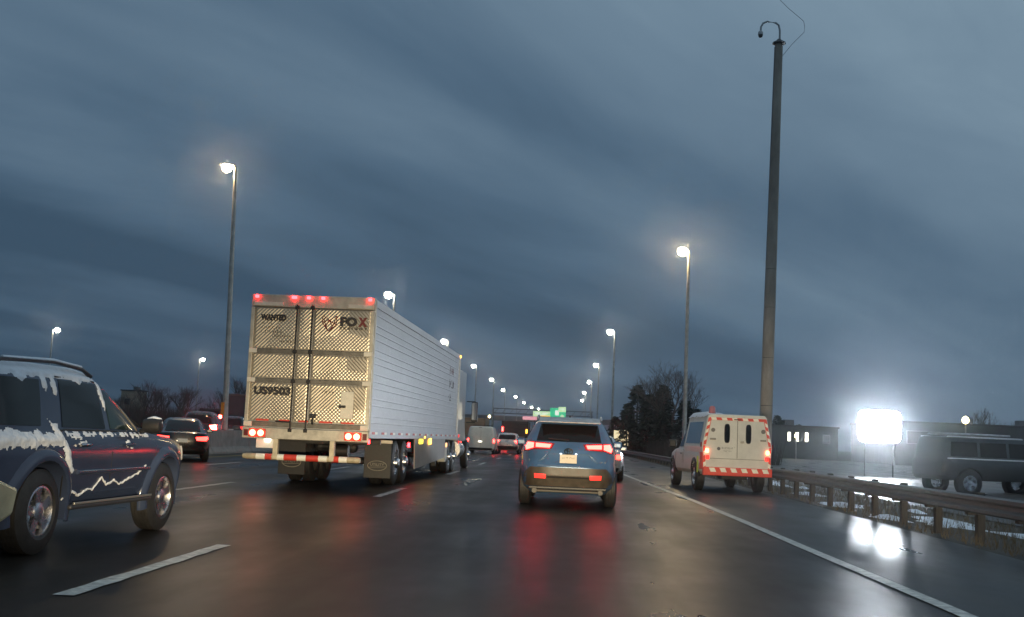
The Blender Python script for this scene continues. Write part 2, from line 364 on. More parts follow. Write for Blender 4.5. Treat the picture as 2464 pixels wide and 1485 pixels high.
# ------------------------------------------------------------------ tall camera mast
cm = thing('camera_mast', 'very tall concrete mast with a dome camera on a hooked arm', 'camera mast', (6.76, 39, 0))
CPOLE = mat('mast_concrete', (.29, .258, .215), .8, noise=.35, scale=2.2, bump=.25, bscale=25, stretch=(1, 1, .3))
b = MB(); b.tube([(.26 * z / 15.2, 0, z) for z in (0, 3, 6, 9, 12, 14.2, 15.1)], [.215, .20, .185, .168, .15, .137, .132], 20); b.build('shaft', CPOLE, cm, smooth=40)
T = .26
b = MB(); b.lathe([(15.1, .15), (15.12, .23), (15.16, .22), (15.24, .09), (15.28, .06)], 18, 'z', (T, 0, 0)); b.build('cap', mat('mast_cap', (.05, .05, .055), .6), cm, smooth=35)
b = MB(); b.tube([(T + .02, 0, 15.25), (T + .02, 0, 15.6), (T - .02, 0, 15.78), (T - .12, 0, 15.86), (T - .42, 0, 15.9), (T - .56, 0, 15.84), (T - .63, 0, 15.7), (T - .64, 0, 15.5)], .035, 10)
b.build('hooked_arm', mat('arm_grey', (.33, .35, .37), .5, .4), cm, smooth=60)
b = MB(); b.lathe([(15.56, .05), (15.52, .085), (15.44, .09), (15.42, .088)], 14, 'z', (T - .64, 0, 0)); dc = b.build('dome_camera', mat('camera_grey', (.4, .42, .44), .4), cm, smooth=50)
b = MB(); b.lathe([(15.42, .08), (15.37, .075), (15.33, .05), (15.315, .015)], 14, 'z', (T - .64, 0, 0)); b.build('dome', BLACK, dc, smooth=60)
b = MB(); b.tube([(T + .13, 0, 14.7), (T + .45, 0, 15.12), (T + .85, 0, 15.55), (T + .87, 0, 15.75), (T + .83, 0, 15.95), (T + .3, 0, 16.4), (T - .05, 0, 16.75), (T - .12, 0, 17.3)], .008, 5); b.build('aerial_wire', mat('wire', (.09, .10, .11), .6), cm)
for i, zz in enumerate((2.6, 4.2, 5.9, 7.2)):
    b = MB(); rr = .205 - zz * .0052; b.lathe([(zz, rr + .006), (zz + .03, rr + .012), (zz + .06, rr + .006)], 20, 'z', (.26 * zz / 15.2, 0, 0)); b.build('mast_band', mat('band', (.06, .055, .05), .7), cm)
b = MB(); b.tube([(-.215 + .26 * z / 15.2 + z * .005, -.02, z) for z in (.2, 5, 10, 15)], .022, 6); b.build('conduit', mat('conduit_grey', (.2, .2, .2), .6), cm)

# ------------------------------------------------------------------ vehicle toolkit (local axes: x right, y forward, z up, origin on the ground)
class Body:
    """A car shell lofted through level plan outlines: (z, y_front, y_rear, half_width, [z_at_nose], [z_at_tail])."""
    def __init__(s, levels, nf=5.0, nr=7.0, hood_y=None, tail_y=None, N=104):
        s.L = [tuple(l) + (l[0],) * (6 - len(l)) for l in levels]; s.nf, s.nr, s.hood_y, s.tail_y = nf, nr, hood_y, tail_y
        s.pts = []
        ref = s.L[len(s.L) // 3]; dense = []
        for i in range(4000):
            a = 2 * math.pi * i / 4000; dense.append((a, *s.unit(a)))
        hw, hl = ref[3], (ref[1] - ref[2]) / 2; acc = [0]
        for p, q in zip(dense, dense[1:] + dense[:1]): acc.append(acc[-1] + math.hypot((q[1] - p[1]) * hw, (q[2] - p[2]) * hl))
        j = 0
        for k in range(N):
            tgt = acc[-1] * k / N
            while acc[j + 1] < tgt: j += 1
            s.pts.append(dense[j][1:])
    def unit(s, a):
        c, q = math.cos(a), math.sin(a); n = s.nf if q > 0 else s.nr
        return (math.copysign(abs(c) ** (2 / n), c), math.copysign(abs(q) ** (2 / n), q))
    def lev(s, z):
        L = s.L
        if z <= L[0][0]: return L[0]
        for a, b in zip(L, L[1:]):
            if z <= b[0]:
                t = (z - a[0]) / max(1e-6, b[0] - a[0]); return tuple(p + (q - p) * t for p, q in zip(a, b))
        return L[-1]
    def side(s, y, z):
        _, yf, yr, hw, _, _ = s.lev(z); yc = (yf + yr) / 2; t = (y - yc) / ((yf - yr) / 2); n = s.nf if t > 0 else s.nr
        return hw * max(0, 1 - min(1, abs(t)) ** n) ** (1 / n)
    def rear(s, x, z):
        _, yf, yr, hw, _, _ = s.lev(z); yc = (yf + yr) / 2; return yc - (yf - yr) / 2 * max(0, 1 - min(1, abs(x / hw)) ** s.nr) ** (1 / s.nr)
    def front(s, x, z):
        _, yf, yr, hw, _, _ = s.lev(z); yc = (yf + yr) / 2; return yc + (yf - yr) / 2 * max(0, 1 - min(1, abs(x / hw)) ** s.nf) ** (1 / s.nf)
    def mesh(s, arches=()):
        b = MB(); vs = []; n = len(s.pts)
        for z, yf, yr, hw, zf, zr in s.L:
            yc, hl = (yf + yr) / 2, (yf - yr) / 2
            for px, py in s.pts:
                x, y = px * hw, yc + py * hl; zz = z
                if s.hood_y is not None and y > s.hood_y: zz = z + (zf - z) * min(1, (y - s.hood_y) / max(.01, s.L[2][1] - s.hood_y))
                if s.tail_y is not None and y < s.tail_y: zz = z + (zr - z) * min(1, (s.tail_y - y) / max(.01, s.tail_y - s.L[2][2]))
                vs.append((x, y, zz))
        m = len(s.L)
        fs = [(i * n + k, i * n + (k + 1) % n, (i + 1) * n + (k + 1) % n, (i + 1) * n + k) for i in range(m - 1) for k in range(n)]
        fs += [tuple(range(n))[::-1], tuple((m - 1) * n + k for k in range(n))]
        b.add(vs, fs)
        me = b.mesh('body')
        if arches:
            o = bpy.data.objects.new('tmp', me); COL.objects.link(o); cut = []
            for (y, z, rad, depth, sx) in arches:
                cb = MB(); cb.lathe([(sx * (s.lev(.7)[3] - depth), rad), (sx * (s.lev(.7)[3] + .3), rad)], 40, 'x', (0, y, z)); co = bpy.data.objects.new('cut', cb.mesh('cut')); COL.objects.link(co); cut.append(co)
                mo = o.modifiers.new('b', 'BOOLEAN'); mo.operation = 'DIFFERENCE'; mo.object = co; mo.solver = 'EXACT'
            dg = bpy.context.evaluated_depsgraph_get(); me2 = bpy.data.meshes.new_from_object(o.evaluated_get(dg))
            for c in cut + [o]: bpy.data.objects.remove(c)
            me = me2; me.name = 'body'
        return me
def body_obj(B, m, parent, arches=(), smooth=32):
    me = B.mesh(arches); me.materials.clear(); me.materials.append(m); return link('body', me, parent, smooth=smooth)
def resample(poly, d):
    out = []
    for (a, b), (c, e) in zip(poly, poly[1:] + poly[:1]):
        n = max(1, int(math.hypot(c - a, e - b) / d))
        out += [(a + (c - a) * i / n, b + (e - b) * i / n) for i in range(n)]
    return out
def inset_panel(name, poly, fn, m, parent, off=.007, thick=.03, rings=9, res=.06):
    """A closed panel of the outline POLY laid on a curved surface; fn(a, b, h) gives the 3-D point at height h above it."""
    P = resample(poly, res); n = len(P); cx = sum(p[0] for p in P) / n; cz = sum(p[1] for p in P) / n
    b = MB(); vs = [fn(p[0], p[1], off - thick) for p in P]
    for r_ in range(rings):
        k = 1 - r_ / rings
        vs += [fn(cx + (p[0] - cx) * k, cz + (p[1] - cz) * k, off) for p in P]
    vs.append(fn(cx, cz, off)); fs = []
    for i in range(rings): fs += [(i * n + k, i * n + (k + 1) % n, (i + 1) * n + (k + 1) % n, (i + 1) * n + k) for k in range(n)]
    fs += [(rings * n + k, rings * n + (k + 1) % n, len(vs) - 1) for k in range(n)]
    b.add(vs, fs); return b.build(name, m, parent, smooth=40)
def on_side(B, sx): return lambda y, z, h: (sx * (B.side(y, z) + h), y, z)
def on_rear(B): return lambda x, z, h: (x, B.rear(x, z) - h, z)
def on_front(B): return lambda x, z, h: (x, B.front(x, z) + h, z)
WHEELS = {}
def wheel_meshes(rad, wd, rim, style):
    key = (rad, wd, rim, style)
    if key in WHEELS: return WHEELS[key]
    b = MB(); h = wd / 2
    prof = [(-h + .02, rim), (-h, rim + .02), (-h + .01, rad - .05), (-h + .035, rad - .008)]
    for k in range(5):
        x0 = -h + .045 + k * (wd - .09) / 4.6; x1 = x0 + (wd - .09) / 6
        prof += [(x0, rad - .008), (x0 + .004, rad), (x1, rad), (x1 + .004, rad - .008)]
    prof += [(h - .035, rad - .008), (h - .01, rad - .05), (h, rim + .02), (h - .02, rim)]
    b.lathe(prof, 40, cap=False); ty = b.mesh('wheel'); ty.materials.append(RUBBER); ty.shade_smooth(); ty.set_sharp_from_angle(angle=R(30))
    b = MB()
    b.lathe([(h - .05, rim), (h - .015, rim), (h - .012, rim - .018), (h - .05, rim - .03), (h - .12, rim - .035)], 36, cap=False)
    if style == 'steel':
        b.lathe([(h - .12, rim - .03), (h - .06, rim * .6), (h - .04, .12), (h + .0, .1), (h + .02, .06), (h + .02, .01)], 28)
    elif style == 'truck':
        b.lathe([(h - .10, rim - .02), (h - .12, rim * .72), (h - .05, rim * .6), (h - .05, .14), (h + .05, .13), (h + .08, .09), (h + .085, .01)], 28)
        for k in range(10):
            a = 2 * math.pi * k / 10; b.lathe([(h - .05, .02), (h - .015, .018)], 6, 'x', (0, math.cos(a) * .2, math.sin(a) * .2))
    else:
        ns = int(style)
        b.lathe([(h - .05, .085), (h - .02, .08), (h - .012, .05), (h - .012, .01)], 20)
        for k in range(ns):
            a = 2 * math.pi * k / ns; ca, sa = math.cos(a), math.sin(a); q = []
            for rr, hw_, xx in ((.05, .048, h - .03), (rim * .55, .040, h - .028), (rim - .02, .058, h - .022)):
                for e_, xo in ((-1, 0), (1, 0), (1, -.035), (-1, -.035)):
                    q.append((xx + xo, ca * rr - sa * hw_ * e_, sa * rr + ca * hw_ * e_))
            b.add(q, [(0, 1, 5, 4), (1, 2, 6, 5), (3, 0, 4, 7), (4, 5, 9, 8), (5, 6, 10, 9), (7, 4, 8, 11)])
        pass
    if style not in ('steel', 'truck'): b.lathe([(h - .15, rim - .01), (h - .13, .01)], 24)
    rm = b.mesh('rim'); rm.materials.append(ALLOY); rm.shade_smooth(); rm.set_sharp_from_angle(angle=R(30))
    WHEELS[key] = (ty, rm); return WHEELS[key]
def wheel(parent, x, y, rad=.35, wd=.23, rim=.23, style='5', rot=None):
    ty, rm = wheel_meshes(rad, wd, rim, style); sx = 1 if x > 0 else -1
    w_ = link('wheel', ty, parent, loc=(x, y, rad)); w_.rotation_euler = (random.uniform(0, 6) if rot is None else rot, 0, 0 if sx > 0 else math.pi)
    link('rim', rm, w_); return w_
def lamp(name, c, d, m, parent, bevel=.012): return box(name, c, d, m, parent, bevel)
def paint(name, col, rough=.28, metal=.3, noise=.15): return mat(name, col, rough, metal, noise=noise, scale=3, coat=.8, rvar=.08)

# ------------------------------------------------------------------ semi truck
tr = thing('semi_truck', 'silver semi trailer with quilted steel doors and a white tractor', 'semi truck', (-5.26, 23.8, 0), R(-1.35))
ALU = mat('trailer_aluminium', (.47, .48, .50), .38, .35, noise=.10, scale=2.0, rvar=.06)
ALU2 = mat('trailer_frame', (.46, .43, .36), .45, .35, noise=.25, scale=6, rvar=.1)
QUILT = mat('quilted_steel', (.47, .42, .335), .38, .8, noise=.25, scale=1.8)
STRAP = mat('grimy_strap', (.15, .14, .12), .5, .5, noise=.3, scale=8)
DARKS = mat('dark_steel', (.022, .022, .023), .5, .4, noise=.4, scale=8)
TAPE_R = mat('reflective_red', (.60, .055, .035), .4, noise=.15, scale=10); TAPE_W = mat('reflective_white', (.82, .80, .70), .35, noise=.1, scale=10)
INK = mat('black_lettering', (.02, .018, .018), .5); MAROON = mat('maroon_lettering', (.16, .018, .016), .5)
box('trailer_box', (0, 8.2, 2.55), (2.56, 16.1, 2.84), ALU, tr, .01)
# right side: horizontal ribs, rails, posts
rib = MB().prism([(0, -.018), (.009, -.010), (.009, .010), (0, .018)], 0, 15.9, 'y').mesh('side_rib'); rib.materials.append(mat('rib_metal', (.52, .53, .55), .34, .4, noise=.1, scale=3))
for z in (1.42, 1.55, 1.78, 1.92, 2.14, 2.28, 2.44, 2.66, 2.80, 2.95, 3.16, 3.31, 3.46, 3.68):
    link('side_rib', rib, tr, loc=(1.28, .16, z))
box('bottom_rail', (1.292, 8.2, 1.20), (.03, 16.1, .22), ALU, tr, .006); box('top_rail', (1.292, 8.2, 3.90), (.03, 16.1, .16), ALU, tr, .006)
box('bottom_rail', (-1.292, 8.2, 1.20), (.03, 16.1, .22), ALU, tr, .006)
box('corner_post', (1.295, 16.1, 2.55), (.036, .14, 2.6), ALU, tr); box('corner_post', (1.297, .08, 2.55), (.036, .12, 2.6), ALU2, tr)
tpe = MB().box((0, 0, 0), (.006, .30, .05)).mesh('side_tape'); tpe.materials.append(TAPE_R); tpw = MB().box((0, 0, 0), (.006, .30, .05)).mesh('side_tape'); tpw.materials.append(TAPE_W)
for i in range(14):
    link('side_tape', tpe, tr, loc=(1.31, .5 + i * 1.13, 1.2)); link('side_tape', tpw, tr, loc=(1.31, .82 + i * 1.13, 1.2))
# rear frame
box('rear_header', (0, -.02, 3.87), (2.60, .10, .26), ALU2, tr, .01)
for sx in (-1, 1): box('rear_post', (sx * 1.265, -.02, 2.48), (.075, .10, 2.5), ALU2, tr, .008)
box('rear_sill', (0, -.03, 1.115), (2.64, .14, .225), ALU2, tr, .012)
box('header_plate', (-.93, -.085, 3.80), (.62, .03, .08), mat('pale_plate', (.62, .58, .5), .5, noise=.15), tr, .004); box('header_plate', (1.0, -.085, 3.80), (.5, .03, .08), MATS['pale_plate'], tr, .004)
for x in (-1.19, -.40, -.095, .21, 1.20):
    lamp('clearance_light', (x, -.09, 3.95), (.075 if x != -.4 else .105, .06, .06), RED_SOFT, tr)
# quilted door panels, real relief
def quilt(x0, x1, z0, z1, kind):
    w, h = x1 - x0, z1 - z0; st = .0125; nu, nv = max(2, int(w / st)), max(2, int(h / st)); p = .078
    def hgt(a, c):
        d1 = math.sin(math.pi * (a + c) / p) ** 2; d2 = math.sin(math.pi * (a - c) / p) ** 2
        u_, v_ = a / w, c / h
        if kind == 'left': cross = u_ * .9 + (1 - v_) * .35 > .62
        elif kind == 'mid': cross = v_ < .35 or u_ < .4
        else: cross = v_ < .45 - .3 * abs(u_ - .6) or .45 < u_ < .62
        rev = kind == 'right' and u_ > .55 and not cross
        if cross: q = (d1 + d2) * .5
        elif rev: q = d1
        else: q = d2
        e_ = min(a, w - a, c, h - c) / .03
        return .0085 * q * min(1, max(0, e_))
    b = MB(); b.sheet(lambda a, c: (x0 + a, -.012 - hgt(a, c), z0 + c), [w * i / nu for i in range(nu + 1)], [h * i / nv for i in range(nv + 1)])
    return b.build('quilted_panel', QUILT, tr, smooth=40)
rows = [(1.37, 2.15), (2.26, 2.76), (2.87, 3.73)]; cols = [(-1.225, -.345, 'left'), (-.305, -.03, 'mid'), (.03, 1.225, 'right')]
for z0, z1 in rows:
    for x0, x1, k in cols: quilt(x0, x1, z0, z1, k)
for z in (2.815, 2.205):
    box('hinge_strap', (-.62, -.045, z), (1.22, .05, .085), STRAP, tr); box('hinge_strap', (.64, -.045, z), (1.22, .05, .085), STRAP, tr)
    for sx in (-1, 1): box('hinge_block', (sx * 1.21, -.065, z), (.17, .06, .095), MATS['pale_plate'], tr, .01)
box('hinge_strap', (-.62, -.045, 1.30), (1.22, .05, .10), STRAP, tr); box('hinge_strap', (.64, -.045, 1.30), (1.22, .05, .10), STRAP, tr)
for sx in (-1, 1): box('hinge_block', (sx * 1.22, -.065, 1.30), (.17, .06, .10), MATS['pale_plate'], tr, .01)
for x in (-.325, 0.0):
    b = MB(); b.tube([(x, -.085, 1.16), (x, -.085, 3.80)], .019, 8); lr = b.build('lock_rod', DARKS, tr, smooth=50)
    for z in (1.19, 2.2, 2.82, 3.74): box('rod_keeper', (x, -.085, z), (.085, .05, .07), DARKS, lr, .008)
b = MB(); b.tube([(-.33, -.10, 1.36), (-.42, -.12, 1.36), (-.60, -.12, 1.365), (-.62, -.10, 1.365)], .016, 6); b.build('lock_handle', DARKS, tr, smooth=50)
b = MB(); b.tube([(.14, -.09, 1.33), (.14, -.12, 1.45)], .022, 6); b.box((.14, -.10, 1.50), (.13, .04, .09)); b.build('door_hasp', DARKS, tr, .004)
for x, w_ in ((-.93, .27), (-.47, .22), (-.07, .20), (.40, .28), (.86, .28)): box('tape_strip', (x, -.034, 1.385), (w_, .008, .04), TAPE_R, tr, 0)
db = box('vent_door', (.83, -.045, 1.75), (.27, .05, .56), mat('vent_white', (.66, .62, .52), .45, noise=.12), tr, .012); box('vent_latch', (.74, -.085, 1.72), (.14, .03, .05), DARKS, db, .006)
# lamps on the sill
for x0, s_ in ((-1.0, 1), (1.0, -1)):
    box('lamp_guard', (x0, -.108, 1.115), (.36, .016, .175), mat('lamp_guard_red', (.35, .04, .03), .5), tr, .004)
    for dx in (-.085, .085):
        b = MB(); b.lathe([(-.15, .066), (-.155, .05), (-.157, .01)], 20, 'y', (x0 + dx, .0, 1.115)); b.build('tail_lamp', glow_mat('trailer_lamp', (1, .12, .06), 19), tr, smooth=60)
for x in (-1.235, 1.245): box('marker_box', (x, -.108, 1.115), (.09, .014, .13), mat('marker_dark_red', (.09, .008, .008), .4), tr, .004)
lp_ = box('licence_plate', (-.82, -.06, .915), (.40, .02, .21), mat('plate_white', (.72, .70, .64), .45, noise=.08), tr, .008)
lamp('plate_light', (-.78, -.085, .97), (.10, .03, .05), WHITE_L, lp_)
# underride bumper with striped tape
b = MB(); b.tube([(-1.28, -.05, .635), (-1.2, -.05, .635), (1.13, -.05, .635), (1.17, -.05, .635)], [.05, .062, .062, .05], 14); bp_ = b.build('underride_bumper', mat('bumper_grime', (.42, .36, .24), .5, noise=.3, scale=9), tr, smooth=50)
x = -1.0
for i, (w_, m_) in enumerate(((.19, TAPE_W), (.14, TAPE_R), (.0, None), (.15, TAPE_W), (.27, TAPE_R), (.19, TAPE_W), (.26, TAPE_R), (.18, TAPE_W), (.0, None), (.14, TAPE_R), (.17, TAPE_W))):
    if m_ is None: x += .105; continue
    b = MB(); b.lathe([(x, .0645), (x + w_, .0645)], 14, 'x', (0, -.05, .635)); b.build('tape_band', m_, tr, smooth=50); x += w_
for x in (-.60, .58): box('bumper_strut', (x, -.06, .80), (.10, .13, .42), mat('strut_paint', (.55, .48, .34), .5, noise=.2), tr, .012)
# running gear
box('slider_frame', (0, 4.2, .98), (1.1, 4.2, .14), DARKS, tr); box('cross_member', (0, 1.1, 1.0), (2.3, .12, .1), DARKS, tr); box('cross_member', (0, 2.3, 1.0), (2.3, .12, .1), DARKS, tr)
for y in (3.85, 5.15):
    b = MB(); b.tube([(-1.1, y, .52), (1.1, y, .52)], .075, 10); b.build('axle', DARKS, tr, smooth=50)
    for sx in (-1, 1):
        for xx in (1.13, .80): wheel(tr, sx * xx, y, .52, .27, .29, 'truck')
for sx in (-1, 1):
    fl = box('mud_flap', (sx * 1.0, 2.85, .58), (.62, .02, .80), BLACK, tr, .004)
    b = MB(); b.box((sx * 1.0, 2.835, 1.01), (.66, .04, .07)); b.build('flap_bracket', ALU2, tr)
    b = MB(); n = 28; pts = [(sx * 1.0 + math.cos(2 * math.pi * k / n) * .22, 2.832, .46 + math.sin(2 * math.pi * k / n) * .11) for k in range(n + 1)]
    b.tube(pts, .009, 5, cap=False); b.tube([(sx - .2, 2.832, .42), (sx + .2, 2.832, .44)], .006, 5); b.build('flap_emblem', mat('flap_print', (.24, .22, .18), .6), fl)
    text('flap_lettering', 'UTILITY', .09, MATS['flap_print'], fl, (sx * 1.0 - .16, 2.831, .455), width=.32)
box('air_tank', (.0, 3.0, .85), (1.0, .3, .25), DARKS, tr, .1); b = MB(); b.tube([(.35, .75, .8), (.75, .75, .8)], .13, 12); b.build('air_can', DARKS, tr, smooth=50)
lamp('under_light', (1.22, 5.98, .93), (.05, .12, .12), RED_SOFT, tr)
lamp('corner_light', (1.325, -.03, 1.02), (.03, .06, .09), RED_SOFT, tr)
# side skirt and its lights
b = MB(); b.prism([(6.7, 1.10), (13.2, 1.10), (13.2, .50), (6.9, .30)], 1.235, 1.265, 'x'); b.build('side_skirt', mat('skirt_grey', (.33, .31, .28), .5, noise=.15, scale=2), tr, .004)
lamp('side_marker', (1.275, 7.75, 1.02), (.03, .62, .13), YELLOW, tr); lamp('side_marker', (1.30, 9.4, 1.02), (.04, .30, .16), AMBER, tr)
lamp('roof_marker', (1.30, 16.05, 3.93), (.05, .14, .08), AMBER, tr); lamp('mid_marker', (1.312, 8.2, 1.13), (.02, .1, .05), AMBER, tr)
b = MB(); b.box((1.0, 12.6, .7), (.12, .12, .9)); b.box((-1.0, 12.6, .7), (.12, .12, .9)); b.build('landing_gear', DARKS, tr)
# lettering on the doors and the side
def scribble(name, x, z, w_, h, m_, parent, y, seed, face='rear'):
    rnd = random.Random(seed); b = MB(); a = 0
    while a < w_ - h * .3:
        k = rnd.random(); cw = h * rnd.uniform(.4, .65)
        for q in range(rnd.choice((1, 2, 2))):
            if rnd.random() < .6: c, d = (a + rnd.uniform(.1, .9) * cw, h * .5), (h * .14, h * rnd.uniform(.6, 1))
            else: c, d = (a + cw * .5, h * rnd.choice((.1, .5, .9))), (cw * .9, h * .14)
            if face == 'rear': b.box((x + c[0], y, z + c[1]), (d[0], .004, d[1]))
            else: b.box((y, x + c[0], z + c[1]), (.004, d[0], d[1]))
        a += cw + h * (.18 if k < .85 else .6)
    o = b.build(name, m_, parent); o['kind'] = 'stuff'; return o
def L_(s_, x, z, size, w_, m_=INK, nm='door_lettering', **k): return text(nm, s_, size, m_, tr, (x, -.036, z), width=w_, depth=.004, **k)
L_('WANTED', -1.10, 3.465, .16, .54, bold=.012)
for i, w_ in enumerate((.24, .40, .42)): scribble('small_lettering', -1.08, 3.37 - i * .09, w_, .06, INK, tr, -.034, i)
scribble('small_lettering', -.80, 3.11, .36, .05, INK, tr, -.034, 7); scribble('small_lettering', -.68, 3.00, .32, .05, INK, tr, -.034, 8)
L_('US9503', -1.15, 1.92, .21, .78, bold=.013); scribble('small_lettering', .28, 1.97, .26, .07, INK, tr, -.034, 9)
L_('FO', .585, 3.40, .24, .36, bold=.016, nm='fox_lettering'); L_('X', .965, 3.40, .24, .19, MAROON, bold=.016, nm='fox_lettering'); L_('FREIGHT', .585, 3.32, .065, .57, bold=.003, spacing=1.8)
P = {'A': (1385, 510), 'B': (1372, 620), 'C': (1480, 768), 'D': (1605, 660), 'E': (1613, 515), 'F': (1492, 590), 'G': (1435, 690), 'H': (1545, 690), 'I': (1405, 560)}
P = {k: (.20 + (a - 1370) / 819 * 1.05, 3.60 - (c - 510) / 819 * 1.05) for k, (a, c) in P.items()}
b = MB()
for s_ in ('AB', 'BC', 'CD', 'DE', 'EF', 'AF', 'FD', 'IG', 'GC', 'FH', 'HC', 'BF', 'FG', 'EH'):
    b.tube([(P[s_[0]][0], -.033, P[s_[0]][1]), (P[s_[1]][0], -.033, P[s_[1]][1])], .0085, 5)
b.build('fox_emblem', MAROON, tr)
for i in range(3): scribble('side_lettering', 13.2, 3.15 - i * .42, (1.2, 1.3, .7)[i], .27, (MAROON if i == 0 else INK), tr, 1.306, 20 + i, 'side')
# tractor
TW = mat('tractor_white', (.62, .62, .62), .3, 0, noise=.1, scale=3, coat=.5)
def sect(y0, y1, w0, w1, z0, z1, name='cab', m=TW, bev=.06, taper=(1, 1)): return box(name, ((w0 + w1) / 2, (y0 + y1) / 2, (z0 + z1) / 2), (w1 - w0, y1 - y0, z1 - z0), m, tr, bev, taper=taper)
sect(16.9, 19.2, -1.22, 1.22, 1.0, 3.55, 'sleeper_cab'); sect(19.2, 20.4, -1.14, 1.14, 1.0, 2.9, 'cab', taper=(.9, .7)); sect(20.4, 22.2, -.95, .95, 1.0, 1.9, 'hood', taper=(.85, .9))
b = MB(); b.box((0, 17.8, .95), (.95, 7.2, .22)); b.build('tractor_frame', DARKS, tr)
for y in (14.4, 15.72):
    for sx in (-1, 1):
        for xx in (1.13, .80): wheel(tr, sx * xx, y, .52, .27, .29, 'truck')
    b = MB(); b.tube([(-1.1, y, .52), (1.1, y, .52)], .08, 8); b.build('axle', DARKS, tr, smooth=50)
for sx in (-1, 1):
    wheel(tr, sx * 1.08, 20.9, .52, .28, .29, 'truck')
    b = MB(); b.tube([(sx * 1.0, 17.2, .72), (sx * 1.0, 18.7, .72)], .31, 18); b.build('fuel_tank', ALLOY, tr, smooth=40)
    b = MB(); b.box((sx * 1.36, 19.9, 2.5), (.34, .03, .04)); b.box((sx * 1.36, 19.9, 1.72), (.34, .03, .04)); b.box((sx * 1.50, 19.9, 2.12), (.22, .16, .74)); mr = b.build('wing_mirror', BLACK, tr, .02)
    box('mirror_glass', (sx * 1.50, 19.81, 2.14), (.18, .012, .64), mat('mirror_glass', (.35, .38, .42), .08, 1), mr, 0)
b = MB(); b.prism([(13.3, .95), (13.8, 1.0), (13.8, .45), (13.6, .36), (13.3, .36)], 1.02, 1.26, 'x'); b.build('side_box', mat('side_box_white', (.58, .57, .48), .5, noise=.15), tr, .02)
lamp('step_light', (1.275, 13.45, .9), (.02, .28, .13), glow_mat('step_orange', (1, .45, .2), 2.2), tr)
lamp('cab_light', (1.235, 17.3, 1.2), (.02, .14, .1), RED_DIM, tr); lamp('cab_light', (1.235, 17.3, .98), (.02, .14, .1), RED_DIM, tr)

# ------------------------------------------------------------------ blue crossover right ahead
cx = thing('crossover_suv', 'blue crossover with lit red tail lights directly ahead', 'car', (.17, 23.6, 0), R(-.6))
BLUE = paint('blue_metallic', (.055, .12, .235), .33, .2)
B = Body([(.24, 2.0, -2.02, .78), (.36, 2.2, -2.2, .89), (.58, 2.28, -2.29, .925, .56), (.74, 2.28, -2.28, .925, .70), (.80, 2.26, -2.235, .922, .76), (.98, 2.2, -2.215, .915, .86), (1.06, 1.9, -2.19, .895, .92),
          (1.12, 1.05, -2.15, .872), (1.20, .93, -2.08, .835), (1.40, .55, -1.90, .735), (1.54, .22, -1.72, .655), (1.60, .0, -1.70, .60), (1.635, -.2, -1.55, .52), (1.65, -.5, -1.2, .3)], 4.5, 5.0, hood_y=.9)
body_obj(B, BLUE, cx, [(sy, .36, .415, .32, sx) for sy in (1.33, -1.36) for sx in (-1, 1)])
for sx in (-1, 1):
    for y in (1.33, -1.36): wheel(cx, sx * .805, y, .36, .235, .235, '5')
f = on_rear(B)
inset_panel('rear_glass', [(-.60, 1.20), (.60, 1.20), (.535, 1.52), (-.535, 1.52)], f, GLASS, cx)
for sx in (-1, 1):
    s_ = on_side(B, sx)
    inset_panel('side_glass', [(-1.62, 1.16), (-.95, 1.14), (-.85, 1.50), (-1.28, 1.50)], s_, GLASS, cx); inset_panel('side_glass', [(-.88, 1.14), (.02, 1.13), (0, 1.50), (-.78, 1.50)], s_, GLASS, cx)
    inset_panel('side_glass', [(.08, 1.13), (.85, 1.13), (.25, 1.48), (.06, 1.50)], s_, GLASS, cx)
    # lamps: a wrap-around piece on the body, a long bar on the gate
    q = lambda p: [(sx * a, c) for a, c in p]
    hs = inset_panel('lamp_housing', q([(.26, 1.165), (.80, 1.205), (.865, 1.11), (.855, .985), (.76, 1.0), (.68, 1.035), (.31, 1.06)]), f, mat('red_lens', (.25, .012, .01), .18, coat=1), cx, off=.010, thick=.05)
    inset_panel('tail_lamp', q([(.32, 1.145), (.61, 1.162), (.61, 1.085), (.35, 1.08)]), f, RED, cx, off=.018, thick=.02)
    inset_panel('tail_lamp', q([(.645, 1.165), (.765, 1.175), (.815, 1.10), (.79, 1.025), (.72, 1.05), (.645, 1.075)]), f, RED, cx, off=.018, thick=.02)
    inset_panel('rear_reflector', q([(.40, .60), (.615, .605), (.61, .525), (.405, .52)]), f, RED_DIM, cx, off=.035, thick=.03)  # a reflector, no lamp: faint emission stands in for returned headlight
    b = MB(); b.lathe([(-2.30, .05), (-2.30, .042), (-2.2, .04)], 16, 'y', (sx * .60, 0, .30)); b.build('exhaust_tip', mat('exhaust_steel', (.035, .032, .028), .5, .2), cx, smooth=50)
    b = MB(); b.tube([(sx * .60, -1.45, 1.61), (sx * .605, -1.38, 1.665), (sx * .62, -.4, 1.70), (sx * .62, .0, 1.67), (sx * .61, .08, 1.62)], .018, 6); b.build('roof_rail', mat('silver_rail', (.5, .5, .52), .35, .8), cx, smooth=50)
    b = MB(); b.box((sx * 1.0, .75, 1.16), (.20, .12, .15)); b.build('wing_mirror', BLUE, cx, .04)
    inset_panel('wheel_trim', [(-1.36 + math.cos(t) * .47, .36 + math.sin(t) * .47) for t in [i * math.pi / 10 for i in range(11)]] + [(-1.36 + math.cos(t) * .42, .36 + math.sin(t) * .42) for t in [math.pi - i * math.pi / 10 for i in range(11)]], on_side(B, sx), BLACK, cx, off=.02, thick=.03, rings=1) if False else None
    # body creases beside the plate
    b = MB(); b.tube([(sx * .36, B.rear(.36, 1.0) - .004, 1.0), (sx * .42, B.rear(.42, .93) - .012, .93), (sx * .56, B.rear(.56, .82) - .006, .82)], [.012, .02, .008], 6); b.build('gate_crease', BLUE, cx, smooth=60)
